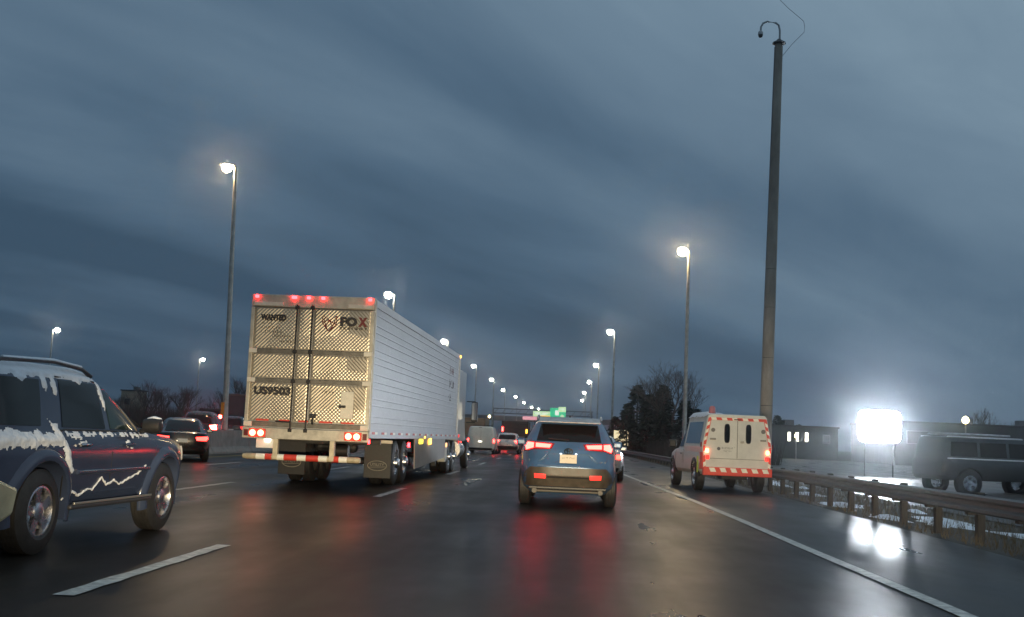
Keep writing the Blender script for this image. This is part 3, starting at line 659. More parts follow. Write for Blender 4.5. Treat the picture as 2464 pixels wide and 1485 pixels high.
# the gate's shelf above the plate, bumper, skid plate
inset_panel('gate_shelf', [(-.36, 1.05), (.36, 1.05), (.34, .985), (-.34, .985)], f, BLUE, cx, off=.03, thick=.05)
inset_panel('gate_trim', [(-.56, .772), (.22, .772), (.22, .745), (-.56, .742)], f, CHROME, cx, off=.03, thick=.03)
BUMP = mat('bumper_plastic', (.062, .050, .037), .48, 0, noise=.3, scale=7, rvar=.1)
inset_panel('rear_bumper', [(-.70, .725), (.70, .725), (.80, .62), (.86, .42), (.80, .38), (-.80, .38), (-.86, .42), (-.80, .62)], f, BUMP, cx, off=.025, thick=.06)
inset_panel('bumper_groove', [(-.38, .565), (.38, .565), (.38, .535), (-.38, .535)], f, BLACK, cx, off=.029, thick=.02)
box('rear_skid', (0, -2.21, .355), (1.42, .12, .055), BLACK, cx, .015); box('lower_valance', (0, -2.19, .295), (1.16, .06, .05), mat('silver_skid', (.05, .045, .036), .55, 0, noise=.3), cx, .015)
pl = inset_panel('number_plate', [(-.155, .965), (.155, .965), (.155, .81), (-.155, .81)], f, mat('plate_cream', (.64, .54, .43), .5, noise=.05), cx, off=.02, thick=.02)
text('plate_lettering', 'ALT EW', .10, mat('plate_ink', (.20, .17, .10), .5), pl, (-.12, -2.243, .85), width=.24)
for sx in (-1, 1): lamp('plate_light', (sx * .14, -2.262, .981), (.035, .012, .012), glow_mat('cool_white_lamp', (.75, .85, 1), 5), cx, .003)
b = MB(); n = 24
ring = lambda rx, rz, z0: [(math.cos(2 * math.pi * k / n) * rx, B.rear(0, 1.03) - .045, z0 + math.sin(2 * math.pi * k / n) * rz) for k in range(n + 1)]
b.tube(ring(.075, .052, 1.025), .009, 5, cap=False); b.tube(ring(.024, .050, 1.025), .007, 5, cap=False); b.tube(ring(.050, .020, 1.048), .007, 5, cap=False); b.build('rear_emblem', mat('dark_chrome', (.012, .014, .017), .6), cx)
b = MB(); b.prism([(-1.66, 1.595), (-1.98, 1.545), (-1.99, 1.565), (-1.70, 1.64), (-1.5, 1.66)], -.57, .57, 'x'); sp_ = b.build('spoiler', mat('spoiler_snowy', (.34, .38, .42), .5, noise=.3, scale=9), cx, .01); lamp('high_brake_light', (0, -1.995, 1.556), (.3, .012, .012), mat('unlit_red', (.08, .01, .01), .3), sp_, .003)
b = MB(); b.prism([(-1.25, 1.65), (-1.45, 1.655), (-1.46, 1.70)], -.012, .012, 'x'); b.build('shark_fin', BLACK, cx, .003)
b = MB(); b.tube([(0, B.rear(0, 1.22) - .02, 1.225), (-.16, B.rear(.16, 1.235) - .03, 1.235), (-.38, B.rear(.38, 1.25) - .02, 1.25)], .012, 6); b.build('rear_wiper', BLACK, cx)
BD_ = mat('badge_dark', (.02, .02, .025), .4)
for x, w_ in ((.60, .09), (-.72, .12)): scribble('gate_badge', x, .83, w_, .03, BD_, cx, B.rear(x, .84) - .012, 31)
for x in (-.34, .34):
    b = MB(); b.lathe([(1.2, .05), (1.25, .11), (1.36, .12), (1.43, .08), (1.45, .02)], 14, 'z', (x, -.62, 0)); b.box((x, -.62, 1.05), (.46, .10, .32)); b.build('seat', BLACK, cx, .02)

# ------------------------------------------------------------------ snowy dark-blue SUV on the left
sv = thing('snowy_suv', 'dark blue off-road SUV with snow on its roof and doors', 'suv', (-5.60, 12.05, 0), R(-2.2)); sv.scale = (1, 1.06, 1)
NAVY = mat('navy_metallic', (.036, .050, .092), .15, 0, noise=.12, scale=3, spec=.4)
S = Body([(.42, 2.1, -2.3, .84), (.52, 2.28, -2.38, .905), (.74, 2.34, -2.42, .935, .72), (.85, 2.34, -2.42, .9415, .80), (.93, 2.33, -2.42, .940, .87), (.99, 2.30, -2.41, .934, .93), (1.04, 2.25, -2.40, .925, .98), (1.08, 2.15, -2.39, .910, 1.0), (1.11, 2.05, -2.38, .888, 1.02), (1.135, 1.12, -2.36, .872),
          (1.40, .66, -2.27, .80), (1.60, .26, -2.14, .735), (1.68, .06, -2.04, .68), (1.725, -.15, -1.92, .58), (1.74, -.4, -1.6, .3)], 6, 6, hood_y=1.0, N=128)
body_obj(S, NAVY, sv, [(sy, .40, .455, .34, sx) for sy in (1.39, -1.40) for sx in (-1, 1)])
for sx in (-1, 1):
    for y in (1.39, -1.40): wheel(sv, sx * .80, y, .388, .265, .235, '5')
    s_ = on_side(S, sx)
    for yc in (1.39, -1.40):      # flared arch lips
        b = MB(); vs = []; n = 20
        for k in range(n + 1):
            t = math.pi * (-.08 + 1.16 * k / n); ca, sa = math.cos(t), math.sin(t)
            for rr, h in ((.455, -.05), (.455, .035), (.475, .048), (.53, .040), (.575, .0), (.575, -.03)):
                y_, z_ = yc + ca * rr, .40 + sa * rr; vs.append((sx * (S.side(y_, max(.5, z_)) + h), y_, z_))
        b.add(vs, [(k * 6 + j, k * 6 + j + 1, (k + 1) * 6 + j + 1, (k + 1) * 6 + j) for k in range(n) for j in range(5)]); b.build('wheel_arch', NAVY, sv, smooth=50)
    inset_panel('quarter_glass', [(-2.16, 1.17), (-1.42, 1.17), (-1.30, 1.60), (-1.98, 1.60)], s_, GLASS, sv)
    inset_panel('rear_door_glass', [(-1.02, 1.165), (-.12, 1.155), (-.14, 1.61), (-.92, 1.62)], s_, GLASS, sv)
    inset_panel('front_door_glass', [(.0, 1.155), (1.0, 1.15), (.62, 1.36), (.18, 1.585), (-.02, 1.60)], s_, GLASS_G, sv)
    b = MB(); b.tube([(sx * (S.side(y, z) + .006), y, z) for y, z in ((-1.08, 1.13), (-1.0, 1.14), (0, 1.135), (1.02, 1.128), (.66, 1.36), (.2, 1.60), (-.1, 1.635), (-.95, 1.645))], .010, 5); b.build('window_seal', BLACK, sv)
    b = MB(); b.tube([(sx * (S.side(y, .73) + .012), y, .73) for y in (-.80, -.2, .4, .88)], .024, 8); b.build('side_moulding', NAVY, sv, smooth=60)
    b = MB(); b.tube([(sx * (S.side(y, .735) + .036), y, .742) for y in (-.74, -.2, .4, .84)], .008, 6); b.build('chrome_strip', CHROME, sv, smooth=60)
    for y0 in (-1.06, -.06, 1.06):    # door shut lines
        b = MB(); b.tube([(sx * (S.side(y0, z) + .001), y0 + (.06 if z < .6 else 0), z) for z in (.5, .7, .9, 1.12)], .006, 4); b.build('door_gap', BLACK, sv)
    for y0 in (-.80, .22): 
        b = MB(); b.tube([(sx * (S.side(y, .995) + .03), y, .995) for y in (y0, y0 + .04, y0 + .16, y0 + .2)], [.012, .02, .02, .012], 8); b.build('door_handle', CHROME if y0 < 0 else NAVY, sv, smooth=60)
    b = MB(); b.box((sx * .90, .0, .40), (.16, 1.86, .05)); b.build('running_board', mat('board_grey', (.05, .05, .055), .5, .3), sv, .02)
    b = MB(); b.box((sx * .98, .005, .435), (.02, 1.8, .022)); b.build('board_edge', mat('board_edge', (.33, .32, .29), .35, .6), sv, .004)
    rk = [(-1.95, 1.70), (-1.82, 1.755), (-.9, 1.79), (-.3, 1.755), (-.10, 1.69)]
    b = MB(); b.tube([(sx * .655, y, z) for y, z in rk], [.024, .019, .018, .019, .024], 8); b.build('roof_rail', mat('rail_black', (.03, .03, .032), .4, .4), sv, smooth=50)
    b = MB(); b.lathe([(-.11, .02), (-.10, .085), (.0, .105), (.09, .09), (.10, .03)], 16, 'x', (0, 0, 0)); me = b.mesh('wing_mirror'); me.materials.append(BLACK); mo = link('wing_mirror', me, sv, smooth=50, loc=(sx * 1.03, .70, 1.205)); mo.scale = (1.0, .7, .85)
    b = MB(); b.tube([(sx * .88, .74, 1.14), (sx * 1.0, .71, 1.17)], .03, 8); b.build('mirror_arm', BLACK, sv)
    inset_panel('headlamp', [(2.05, .80), (2.28, .79), (2.26, .93), (2.02, .97)], s_, mat('clear_lens', (.4, .4, .42), .1, coat=1), sv, off=.01)
    b = MB(); b.prism([(-1.86, .62), (-2.28, .74), (-2.44, .72), (-2.46, .45), (-2.1, .34), (-1.92, .40)], sx * .60, sx * .955, 'x'); b.build('bumper_corner', mat('bumper_lit_grey', (.36, .37, .28), .22, .2, noise=.2, scale=4), sv, .03)  # pale yellowish colour holds the lamp light falling on this bumper corner
    lamp('side_marker_lamp', (sx * (S.side(2.2, .6)), 2.22, .62), (.04, .1, .05), glow_mat('marker_dim_amber', (1, .35, .1), 2.5), sv)
    inset_panel('tail_lamp', [(-2.34, .98), (-2.22, .98), (-2.16, 1.34), (-2.28, 1.34)], s_, RED_DIM, sv, off=.012)
inset_panel('rear_glass', [(-.62, 1.2), (.62, 1.2), (.56, 1.56), (-.56, 1.56)], on_rear(S), GLASS, sv)
inset_panel('windscreen', [(-.68, 1.16), (.68, 1.16), (.60, 1.60), (-.60, 1.60)], on_front(S), GLASS_G, sv)
# snow lying on it
def snow_patch(name, mask, fn, rng_a, rng_b, st, th, parent):
    na, nb = int((rng_a[1] - rng_a[0]) / st), int((rng_b[1] - rng_b[0]) / st); b = MB(); idx = {}; vs = []; fs = []
    def node(i, j):
        if (i, j) not in idx:
            a, c = rng_a[0] + i * st, rng_b[0] + j * st; mk = mask(a, c); idx[i, j] = len(vs); vs.append(fn(a, c, th * max(-.25, min(1, mk)) + .001))
        return idx[i, j]
    for i in range(na):
        for j in range(nb):
            a, c = rng_a[0] + (i + .5) * st, rng_b[0] + (j + .5) * st
            if mask(a, c) > -.05: fs.append((node(i, j), node(i + 1, j), node(i + 1, j + 1), node(i, j + 1)))
    b.add(vs, fs); return b.build(name, SNOW, parent, smooth=70)
nz = lambda a, c, s_=1.0, o=0: mnoise.noise(Vector((a * s_ + o, c * s_, o * .7)))
def roof_mask(x, y): return min((.64 - abs(x)) * 14, (y + 2.0) * 8, (.02 - y) * 8) + nz(x, y, 5) * .6 + .2
def roof_fn(x, y, h):
    lo, hi = 1.60, 1.745
    for z in [1.60 + i * .005 for i in range(30)]:
        _, yf, yr, hw, _, _ = S.lev(z)
        if yr <= y <= yf and abs(x) <= S.side(y, z): hi = z
    return (x, y, hi + h)
snow_patch('roof_snow', roof_mask, roof_fn, (-.72, .72), (-2.1, .12), .03, .035, sv)
def drip(y, z):      # snow hanging over the roof edge and down the pillars
    m = (z - (1.625 + .02 * nz(y, 0, 9))) * 22
    for yc, dep, wd in ((-1.20, .10, .05), (-1.03, .14, .05), (-1.6, .04, .1), (-.07, .16, .035), (-.05, .26, .022), (-.5, .02, .1)):
        m = max(m, (1 - abs(y - yc) / wd) * 1.0 - max(0, (1.64 - dep - z)) * 20)
    if y > .30 - (z - 1.5) * .4: m = (z - (1.70 - .62 * max(0, y - .05))) * 9
    return min(m, (.75 - y) * 9, 1.0) + nz(y, z, 22) * .25
snow_patch('edge_snow', drip, lambda y, z, h: (S.side(y, z) + h, y, z), (-2.15, .9), (1.25, 1.735), .018, .022, sv)
def quarter(y, z):
    m = -1
    t = (y + 2.3) / 1.25
    if -.1 < t < 1.0: m = min((z - (.955 + .03 * t)) * 16, ((1.15 - .04 * t) - z) * 14, t * 8 + .6, (1.02 - t) * 9)
    m = max(m, min((1 - abs(y + 1.06 + (1.0 - z) * -.55) / .075), (z - .74) * 10, (1.22 - z) * 10))
    return min(m, 1) + nz(y, z, 9) * .6 + nz(y, z, 30) * .4 - .16
snow_patch('quarter_snow', quarter, lambda y, z, h: (S.side(y, z) + h, y, z), (-2.4, -.6), (.68, 1.25), .018, .028, sv)
def belt(y, z):
    m = (1 - abs(z - 1.10) / .032) * .45
    for yc, zc, wy, wz in ((-.70, 1.005, .14, .03), (.32, 1.01, .13, .04), (-.8, 1.07, .16, .03), (.4, .96, .1, .02)): m = max(m, 1 - math.hypot((y - yc) / wy, (z - zc) / wz))
    return m + nz(y, z, 14, 3) * .8 - .34
snow_patch('door_snow', belt, lambda y, z, h: (S.side(y, z) + h + .002, y, z), (-1.0, .95), (.9, 1.15), .016, .016, sv)
zig = [(-.98, .47), (-.80, .545), (-.66, .50), (-.52, .555), (-.40, .545), (-.24, .665), (-.10, .58), (.06, .625), (.20, .575), (.36, .62), (.62, .68), (.80, .76)]
b = MB(); random.seed(5)
for p, q in zip(zig, zig[1:]):
    if p[0] in (-.66,): pass
    n = 5; pts = []
    for k in range(n + 1):
        t = k / n; y, z = p[0] + (q[0] - p[0]) * t, p[1] + (q[1] - p[1]) * t + random.uniform(-.006, .006); pts.append((S.side(y, max(.5, z)) + .004, y, z))
    b.tube(pts, [random.uniform(.007, .015) for _ in pts], 5)
b.build('snow_streak', SNOW, sv)
b = MB(); b.lathe([(-.1, .02), (-.08, .085), (0, .112), (.08, .085), (.1, .02)], 14, 'x'); me = b.mesh('mirror_snow'); me.materials.append(SNOW); o = link('mirror_snow', me, sv, smooth=60, loc=(1.035, .72, 1.232)); o.scale = (.92, .58, .74); 
b = MB()
for sx in (-1, 1): b.tube([(sx * .655, y, z + .03) for y, z in [(-1.8, 1.745), (-.9, 1.775), (-.32, 1.745)]], [.016, .02, .016], 6)
b.build('rail_snow', SNOW, sv, smooth=60)

# ------------------------------------------------------------------ service pickup on the right shoulder
am = thing('service_pickup', 'white service pickup with red and white chevron border on its rear cap', 'pickup truck', (4.52, 34.2, 0), R(4.5))
PW = mat('pickup_paint', (.64, .63, .57), .38, 0, noise=.1, scale=3, coat=.3, rvar=.08)
K = Body([(.46, 2.6, -2.62, .86), (.55, 2.75, -2.70, .93), (.80, 2.8, -2.70, .95, .76), (1.02, 2.72, -2.70, .945, .92), (1.10, 2.5, -2.68, .91, .97), (1.14, 1.5, .02, .86), (1.5, 1.0, .05, .78), (1.74, .78, .1, .68), (1.80, .55, .2, .5), (1.82, .45, .3, .2)], 6, 14, hood_y=1.4)
body_obj(K, PW, am, [(sy, .39, .43, .32, sx) for sy in (1.75, -1.65) for sx in (-1, 1)])
for sx in (-1, 1):
    for y in (1.75, -1.65): wheel(am, sx * .83, y, .39, .26, .23, 'steel')
    s_ = on_side(K, sx); inset_panel('side_glass', [(.15, 1.18), (1.2, 1.17), (.82, 1.68), (.22, 1.70)], s_, GLASS, am)
    b = MB(); b.box((sx * 1.06, 1.18, 1.26), (.22, .13, .24)); b.build('wing_mirror', BLACK, am, .04)
    b = MB(); vs = []; n = 18
    for yc in (1.75, -1.65):
        vs = []
        for k in range(n + 1):
            t = math.pi * k / n; ca, sa = math.cos(t), math.sin(t)
            for rr, h in ((.43, -.03), (.43, .03), (.50, .02), (.52, -.01)): y_, z_ = yc + ca * rr, .39 + sa * rr; vs.append((sx * (K.side(y_, max(.5, z_)) + h), y_, z_))
        b.add(vs, [(k * 4 + j, k * 4 + j + 1, (k + 1) * 4 + j + 1, (k + 1) * 4 + j) for k in range(n) for j in range(3)])
    b.build('wheel_arch', BLACK, am, smooth=50)
# the tall cap: leans in towards the roof
b = MB(); b.prism([(-.93, 1.02), (.93, 1.02), (.955, 1.2), (.80, 2.02), (.74, 2.09), (-.74, 2.09), (-.80, 2.02), (-.955, 1.2)], -2.70, -.08, 'y'); cap = b.build('cap', PW, am, .03, None)
def cap_x(z): return .955 - (z - 1.2) * .155 / .82 if z > 1.2 else .955
for sx in (-1, 1):
    b = MB(); pts = [(-2.35, 1.28), (-.35, 1.28), (-.35, 1.88), (-2.3, 1.88)]
    b.add([(sx * (cap_x(z) + .006), y, z) for y, z in pts] + [(sx * (cap_x(z) - .02), y, z) for y, z in pts], [(0, 1, 2, 3), (4, 5, 6, 7), (0, 1, 5, 4), (1, 2, 6, 5), (2, 3, 7, 6), (3, 0, 4, 7)]); b.build('cap_window', mat('bluish_glass', (.09, .12, .15), .12, .2, coat=1), am)
# rear face: panel, narrow windows, doors
YR = -2.716
b = MB(); b.prism([(-.90, .52), (.90, .52), (.925, 1.2), (.785, 2.0), (-.785, 2.0), (-.925, 1.2)], YR, -2.69, 'y'); b.build('rear_doors', PW, am, .004)
box('door_gap', (0, YR - .002, 1.45), (.014, .012, 1.05), mat('gap_grey', (.16, .15, .13), .7), am, 0); box('door_gap', (0, YR - .002, .90), (1.55, .012, .012), MATS['gap_grey'], am, 0)
for x in (-.28, .30):
    b = MB(); n = 20; P_ = [(x + .062 * math.copysign(abs(math.cos(2 * math.pi * k / n)) ** .6, math.cos(2 * math.pi * k / n)), 1.58 + .24 * math.copysign(abs(math.sin(2 * math.pi * k / n)) ** .45, math.sin(2 * math.pi * k / n))) for k in range(n)]
    P2 = [(x + (a - x) * 1.25, 1.58 + (c - 1.58) * 1.08) for a, c in P_]
    b.prism(P2, YR - .012, YR, 'y'); wf = b.build('rear_window', BLACK, am, .003); b = MB(); b.prism(P_, YR - .016, YR - .010, 'y'); b.build('window_glass', GLASS, wf)
box('door_handle', (.13, YR - .02, 1.36), (.10, .03, .06), ALU2, am, .01); box('top_vent', (.0, YR - .01, 1.955), (.2, .02, .025), DARKS, am, .004)
for z in (1.42, ):
    for x in (-.66, .70): box('hinge', (x, YR - .015, z), (.16, .025, .05), mat('hinge_grey', (.25, .24, .21), .5), am, .006)
b = MB(); b.lathe([(YR - .012, .06), (YR, .06)], 14, 'y', (.70, 0, 1.66)); b.build('round_badge', mat('badge_grey', (.16, .15, .14), .5), am)
b = MB(); b.lathe([(YR - .012, .055), (YR, .055)], 14, 'y', (-.66, 0, 1.66)); b.build('round_badge', MATS['badge_grey'], am)
mat('letter_grey', (.10, .10, .11), .6); scribble('door_lettering', -.44, 1.16, .42, .05, MATS['letter_grey'], am, YR - .004, 41); scribble('door_lettering', -.36, 1.09, .2, .035, MATS['letter_grey'], am, YR - .004, 42)
b = MB(); n = 16; b.prism([(-.50 + .045 * math.cos(2 * math.pi * k / n), 1.165 + .045 * math.sin(2 * math.pi * k / n)) for k in range(n)], YR - .004, YR, 'y'); b.build('door_crest', MATS['letter_grey'], am)
# chevron border
CH_R = mat('chevron_red', (.72, .075, .05), .4, noise=.1, scale=8); CH_W = mat('chevron_white', (.86, .82, .70), .4, noise=.08, scale=8)
def band(pts, m_, nm, off): 
    b = MB(); b.add([(x, YR - off, z) for x, z in pts] + [(x, YR - off + .004, z) for x, z in pts], [(0, 1, 2, 3), (4, 5, 6, 7), (0, 1, 5, 4), (1, 2, 6, 5), (2, 3, 7, 6), (3, 0, 4, 7)]); return b.build(nm, m_, am)
band([(-.785, 1.925), (.785, 1.925), (.765, 2.0), (-.765, 2.0)], CH_R, 'chevron_band', .006)
for sx in (-1, 1): band([(sx * .845, 1.27), (sx * .92, 1.25), (sx * .785, 1.99), (sx * .715, 1.92)], CH_R, 'chevron_band', .005)
for sx in (-1, 1): band([(sx * .845, .66), (sx * .905, .60), (sx * .925, 1.24), (sx * .865, 1.24)], CH_R, 'chevron_band', .005)
for i in range(5): x = -.70 + i * .285; band([(x, 1.928), (x + .14, 1.928), (x + .11, 1.997), (x - .03, 1.997)], CH_W, 'chevron_block', .012)
for sx in (-1, 1):
    for i in range(3): z = 1.36 + i * .2; q = lambda zz: .922 - (zz - 1.25) * .137 / .74; band([(sx * (q(z) - .07), z + .04), (sx * q(z), z), (sx * q(z + .1), z + .1), (sx * (q(z + .1) - .07), z + .14)], CH_W, 'chevron_block', .012)
    for i in range(2): z = .66 + i * .3; band([(sx * .835, z + .05), (sx * .905, z), (sx * .912, z + .12), (sx * .84, z + .16)], CH_W, 'chevron_block', .012)
b = MB(); b.box((0, -2.76, .56), (1.86, .16, .22)); bmp = b.build('rear_bumper', CH_R, am, .02)
for i in range(6): x = -.78 + i * .285; b = MB(); b.add([(x + dx, -2.844 + dy, z) for dy in (0, .006) for dx, z in ((0, .655), (.15, .655), (.20, .545), (.05, .545))], [(0, 1, 2, 3), (4, 5, 6, 7), (0, 1, 5, 4), (1, 2, 6, 5), (2, 3, 7, 6), (3, 0, 4, 7)]); b.build('bumper_block', CH_W, am)
for sx in (-1, 1):
    lamp('tail_lamp', (sx * .82, -2.745, 1.10), (.10, .06, .12), glow_mat('pickup_tail_lamp', (1, .22, .10), 9), am, .03); lamp('lower_lamp', (sx * .80, -2.74, .93), (.10, .05, .12), RED_DIM, am, .03)
    lamp('side_light', (sx * .965, -2.66, 1.26), (.03, .08, .13), mat('red_lens', (.25, .012, .01), .18, coat=1), am)
for sx in (-1, 1):
    for y0 in (-.06, .12, 1.22):
        b = MB(); b.tube([(sx * (K.side(y0, z) + .001), y0, z) for z in (.52, .8, 1.0, 1.09)], .008, 4); b.build('door_gap', MATS['gap_grey'], am)
    b = MB(); b.tube([(sx * (K.side(y, .98) + .02), y, .98) for y in (.2, .3, .38)], .016, 6); b.build('door_handle', BLACK, am)
box('tail_wrap', (-.92, -2.5, .9), (.03, .38, .60), CH_R, am, .01); box('lime_strip', (-.955, -2.15, .72), (.012, .14, .44), mat('lime_tape', (.45, .65, .06), .5), am, .004)
b = MB(); b.lathe([(2.09, .11), (2.11, .11), (2.13, .095), (2.27, .085), (2.31, .05), (2.315, .01)], 16, 'z', (-.62, -2.35, 0)); b.build('beacon', mat('beacon_red', (.40, .12, .12), .25, coat=1, noise=.3), am, smooth=50)
box('spare_carrier', (.0, -2.2, .42), (.7, .5, .14), DARKS, am); b = MB(); b.box((0, -1.2, .47), (.7, 2.6, .1)); b.build('chassis', DARKS, am)
b = MB(); b.lathe([(2.085, .01), (2.10, .30), (2.085, .42)], 12, 'z'); 
def capsnow(x, y): return min((x + .84) * 8, (-.25 - x) * 3 , (y + 2.5) * 5, (-.1 - y) * 5) + nz(x, y, 4) * .7 - .1
snow_patch('cap_snow', capsnow, lambda x, y, h: (x, y, 2.092 - max(0, abs(x) - .74) * .8 + h), (-.84, .3), (-2.6, -.1), .05, .07, am)

# ------------------------------------------------------------------ other traffic
def glassy(B, t, kind):
    f = on_rear(B)
    if kind == 'sedan':
        inset_panel('rear_glass', [(-.58, .99), (.58, .99), (.50, 1.34), (-.50, 1.34)], f, GLASS, t)
        for sx in (-1, 1): inset_panel('side_glass', [(-1.35, 1.0), (.72, 1.0), (.2, 1.33), (-.85, 1.35)], on_side(B, sx), GLASS, t)
    elif kind == 'suv':
        inset_panel('rear_glass', [(-.62, 1.14), (.62, 1.14), (.56, 1.50), (-.56, 1.50)], f, GLASS, t)
        for sx in (-1, 1): inset_panel('side_glass', [(-1.8, 1.13), (.8, 1.1), (.3, 1.48), (-1.6, 1.5)], on_side(B, sx), GLASS, t)
def sedan(label, x, y, rz, col, lampm=RED, group=None, cat='car'):
    t = thing('sedan', label, cat, (x, y, 0), rz, group); m = paint('paint_%02x' % (hash(col) & 255), col)
    B = Body([(.22, 2.1, -2.12, .78), (.34, 2.28, -2.3, .87), (.55, 2.33, -2.36, .90, .52), (.72, 2.32, -2.36, .90, .64), (.86, 2.2, -2.33, .875, .74, .93), (.92, 2.0, -2.22, .82, .78, .98), (.96, 1.05, -1.72, .775), (1.2, .5, -1.3, .67), (1.36, .1, -.98, .57), (1.42, -.1, -.75, .45), (1.435, -.25, -.55, .2)], 4.5, 5, hood_y=1.0, tail_y=-1.6, N=72)
    body_obj(B, m, t, [(sy, .33, .37, .28, sx) for sy in (1.4, -1.38) for sx in (-1, 1)]); glassy(B, t, 'sedan'); f = on_rear(B)
    for sx in (-1, 1):
        for yy in (1.4, -1.38): wheel(t, sx * .79, yy, .33, .22, .215, '5')
        inset_panel('tail_lamp', [(sx * a, c) for a, c in ((.42, .80), (.80, .83), (.84, .74), (.78, .68), (.45, .69))], f, lampm, t, off=.012)
        b = MB(); b.box((sx * .95, .75, 1.0), (.2, .1, .13)); b.build('wing_mirror', m, t, .03)
    inset_panel('number_plate', [(-.16, .74), (.16, .74), (.16, .62), (-.16, .62)], f, MATS['plate_white'], t, off=.012); inset_panel('rear_bumper', [(-.78, .42), (.78, .42), (.74, .28), (-.74, .28)], f, BLACK, t, off=.012)
    return t
def suv(label, x, y, rz, col, lampm=RED, tall=1.0, group=None):
    t = thing('compact_suv', label, 'car', (x, y, 0), rz, group); m = paint('paint_%02x' % (hash(col) & 255), col)
    B = Body([(.26, 2.0, -2.05, .8), (.38, 2.2, -2.2, .89), (.6, 2.25, -2.26, .915, .58), (.85, 2.22, -2.25, .915, .78), (1.02, 1.95, -2.2, .89, .9), (1.1, 1.0, -2.15, .86), (1.4, .55, -1.95, .75), (1.56, .2, -1.78, .66), (1.64, -.1, -1.6, .52), (1.66, -.4, -1.3, .3)], 4.5, 5, hood_y=.9, N=72)
    body_obj(B, m, t, [(sy, .35, .40, .28, sx) for sy in (1.33, -1.36) for sx in (-1, 1)]); glassy(B, t, 'suv'); f = on_rear(B)
    for sx in (-1, 1):
        for yy in (1.33, -1.36): wheel(t, sx * .8, yy, .35, .23, .225, '5')
        inset_panel('tail_lamp', [(sx * a, c) for a, c in ((.55, 1.06), (.82, 1.1), (.86, .86), (.72, .84), (.60, .96))], f, lampm, t, off=.014)
    inset_panel('number_plate', [(-.16, .9), (.16, .9), (.16, .76), (-.16, .76)], f, MATS['plate_white'], t, off=.012); inset_panel('rear_bumper', [(-.8, .62), (.8, .62), (.76, .36), (-.76, .36)], f, BLACK, t, off=.014)
    t.scale = (1, 1, tall); return t
sedan('dark sedan with a red tail light just ahead of the snowy SUV', -13.2, 40.0, R(19), (.02, .019, .02), glow_mat('soft_tail_red', (1, .04, .03), 10))
FARRED = glow_mat('far_tail_red', (1, .035, .025), 110)
dv = thing('delivery_van', 'dark tall van with two bright red lights beyond the median barrier', 'van', (-31.2, 102, 0), R(14), 'cars beyond the median barrier')
box('cargo_body', (0, 2.6, 1.55), (2.0, 5.2, 2.2), mat('van_dark', (.03, .03, .033), .5, noise=.2), dv, .12); box('bonnet', (0, 5.8, .95), (1.8, 1.4, .9), MATS['van_dark'], dv, .15); box('rear_window', (0, -.01, 2.1), (1.5, .03, .6), GLASS, dv, .02); box('rear_bumper', (0, -.06, .55), (1.9, .16, .2), BLACK, dv, .03)
for sx in (-1, 1):
    lamp('tail_lamp', (sx * .84, -.04, 1.95), (.24, .08, .30), FARRED, dv, .03)
    for yy in (1.0, 4.9): wheel(dv, sx * .88, yy, .36, .24, .22, 'steel')
suv('dark car with one bright red light just above the median barrier', -17.85, 57.3, R(10), (.02, .02, .022), FARRED, 1.12, 'cars beyond the median barrier')
suv('dark car by the lamp pole beyond the median barrier', -21.5, 76, R(8), (.025, .025, .028), RED_DIM, 1.1, 'cars beyond the median barrier')
sedan('white car mostly hidden behind the blue crossover', 1.15, 38.6, R(-1), (.62, .62, .62), RED_MID)
# white panel van
vn = thing('panel_van', 'white windowless panel van ahead of the truck', 'van', (-5.45, 81.5, 0), R(-.5))
VW = mat('van_white', (.70, .69, .62), .35, 0, noise=.08, coat=.4)
V = Body([(.24, 2.1, -2.2, .84), (.36, 2.3, -2.33, .93), (.9, 2.35, -2.36, .965, .8), (1.15, 1.9, -2.36, .96, 1.0), (1.25, 1.4, -2.35, .945), (1.6, .9, -2.32, .88), (1.80, .6, -2.27, .82), (1.86, .4, -2.2, .72), (1.88, .0, -2.0, .4)], 5, 9, hood_y=1.2, N=72)
body_obj(V, VW, vn, [(sy, .34, .39, .28, sx) for sy in (1.45, -1.4) for sx in (-1, 1)])
f = on_rear(V)
for sx in (-1, 1):
    for yy in (1.45, -1.4): wheel(vn, sx * .83, yy, .34, .22, .21, 'steel')
    inset_panel('tail_lamp', [(sx * a, c) for a, c in ((.84, 1.02), (.935, 1.04), (.935, .76), (.85, .78))], f, RED, vn, off=.014); inset_panel('side_glass', [(.4, 1.2), (1.25, 1.2), (.9, 1.6), (.45, 1.62)], on_side(V, sx), GLASS, vn)
box('door_gap', (0, -2.366, 1.0), (.012, .012, 1.2), MATS['gap_grey'], vn, 0); inset_panel('number_plate', [(-.2, .80), (.12, .80), (.12, .68), (-.2, .68)], f, MATS['plate_white'], vn, off=.012); inset_panel('rear_bumper', [(-.88, .42), (.88, .42), (.84, .27), (-.84, .27)], f, BLACK, vn, off=.014)
lamp('plate_light', (-.04, -2.385, .84), (.2, .02, .03), WHITE_L, vn, .004); lamp('high_brake_light', (-.05, -2.29, 1.80), (.2, .02, .03), mat('unlit_red', (.08, .01, .01), .3), vn, .004)
b = MB()
for yy in (-1.2, .1): b.tube([(-.62, yy, 1.86), (-.62, yy, 1.95), (.62, yy, 1.95), (.62, yy, 1.86)], .02, 6)
b.build('ladder_rack', DARKS, vn)
suv('white car with a red tail light at the right of the panel van', -3.85, 86, R(-1), (.66, .62, .56), RED, .92)
sedan('car hidden behind the truck cab, left of the panel van', -7.9, 88, R(0), (.05, .05, .055), RED)
sedan('grey car with one red light between the panel van and the blue crossover', -2.2, 100, R(0), (.06, .06, .065), RED)
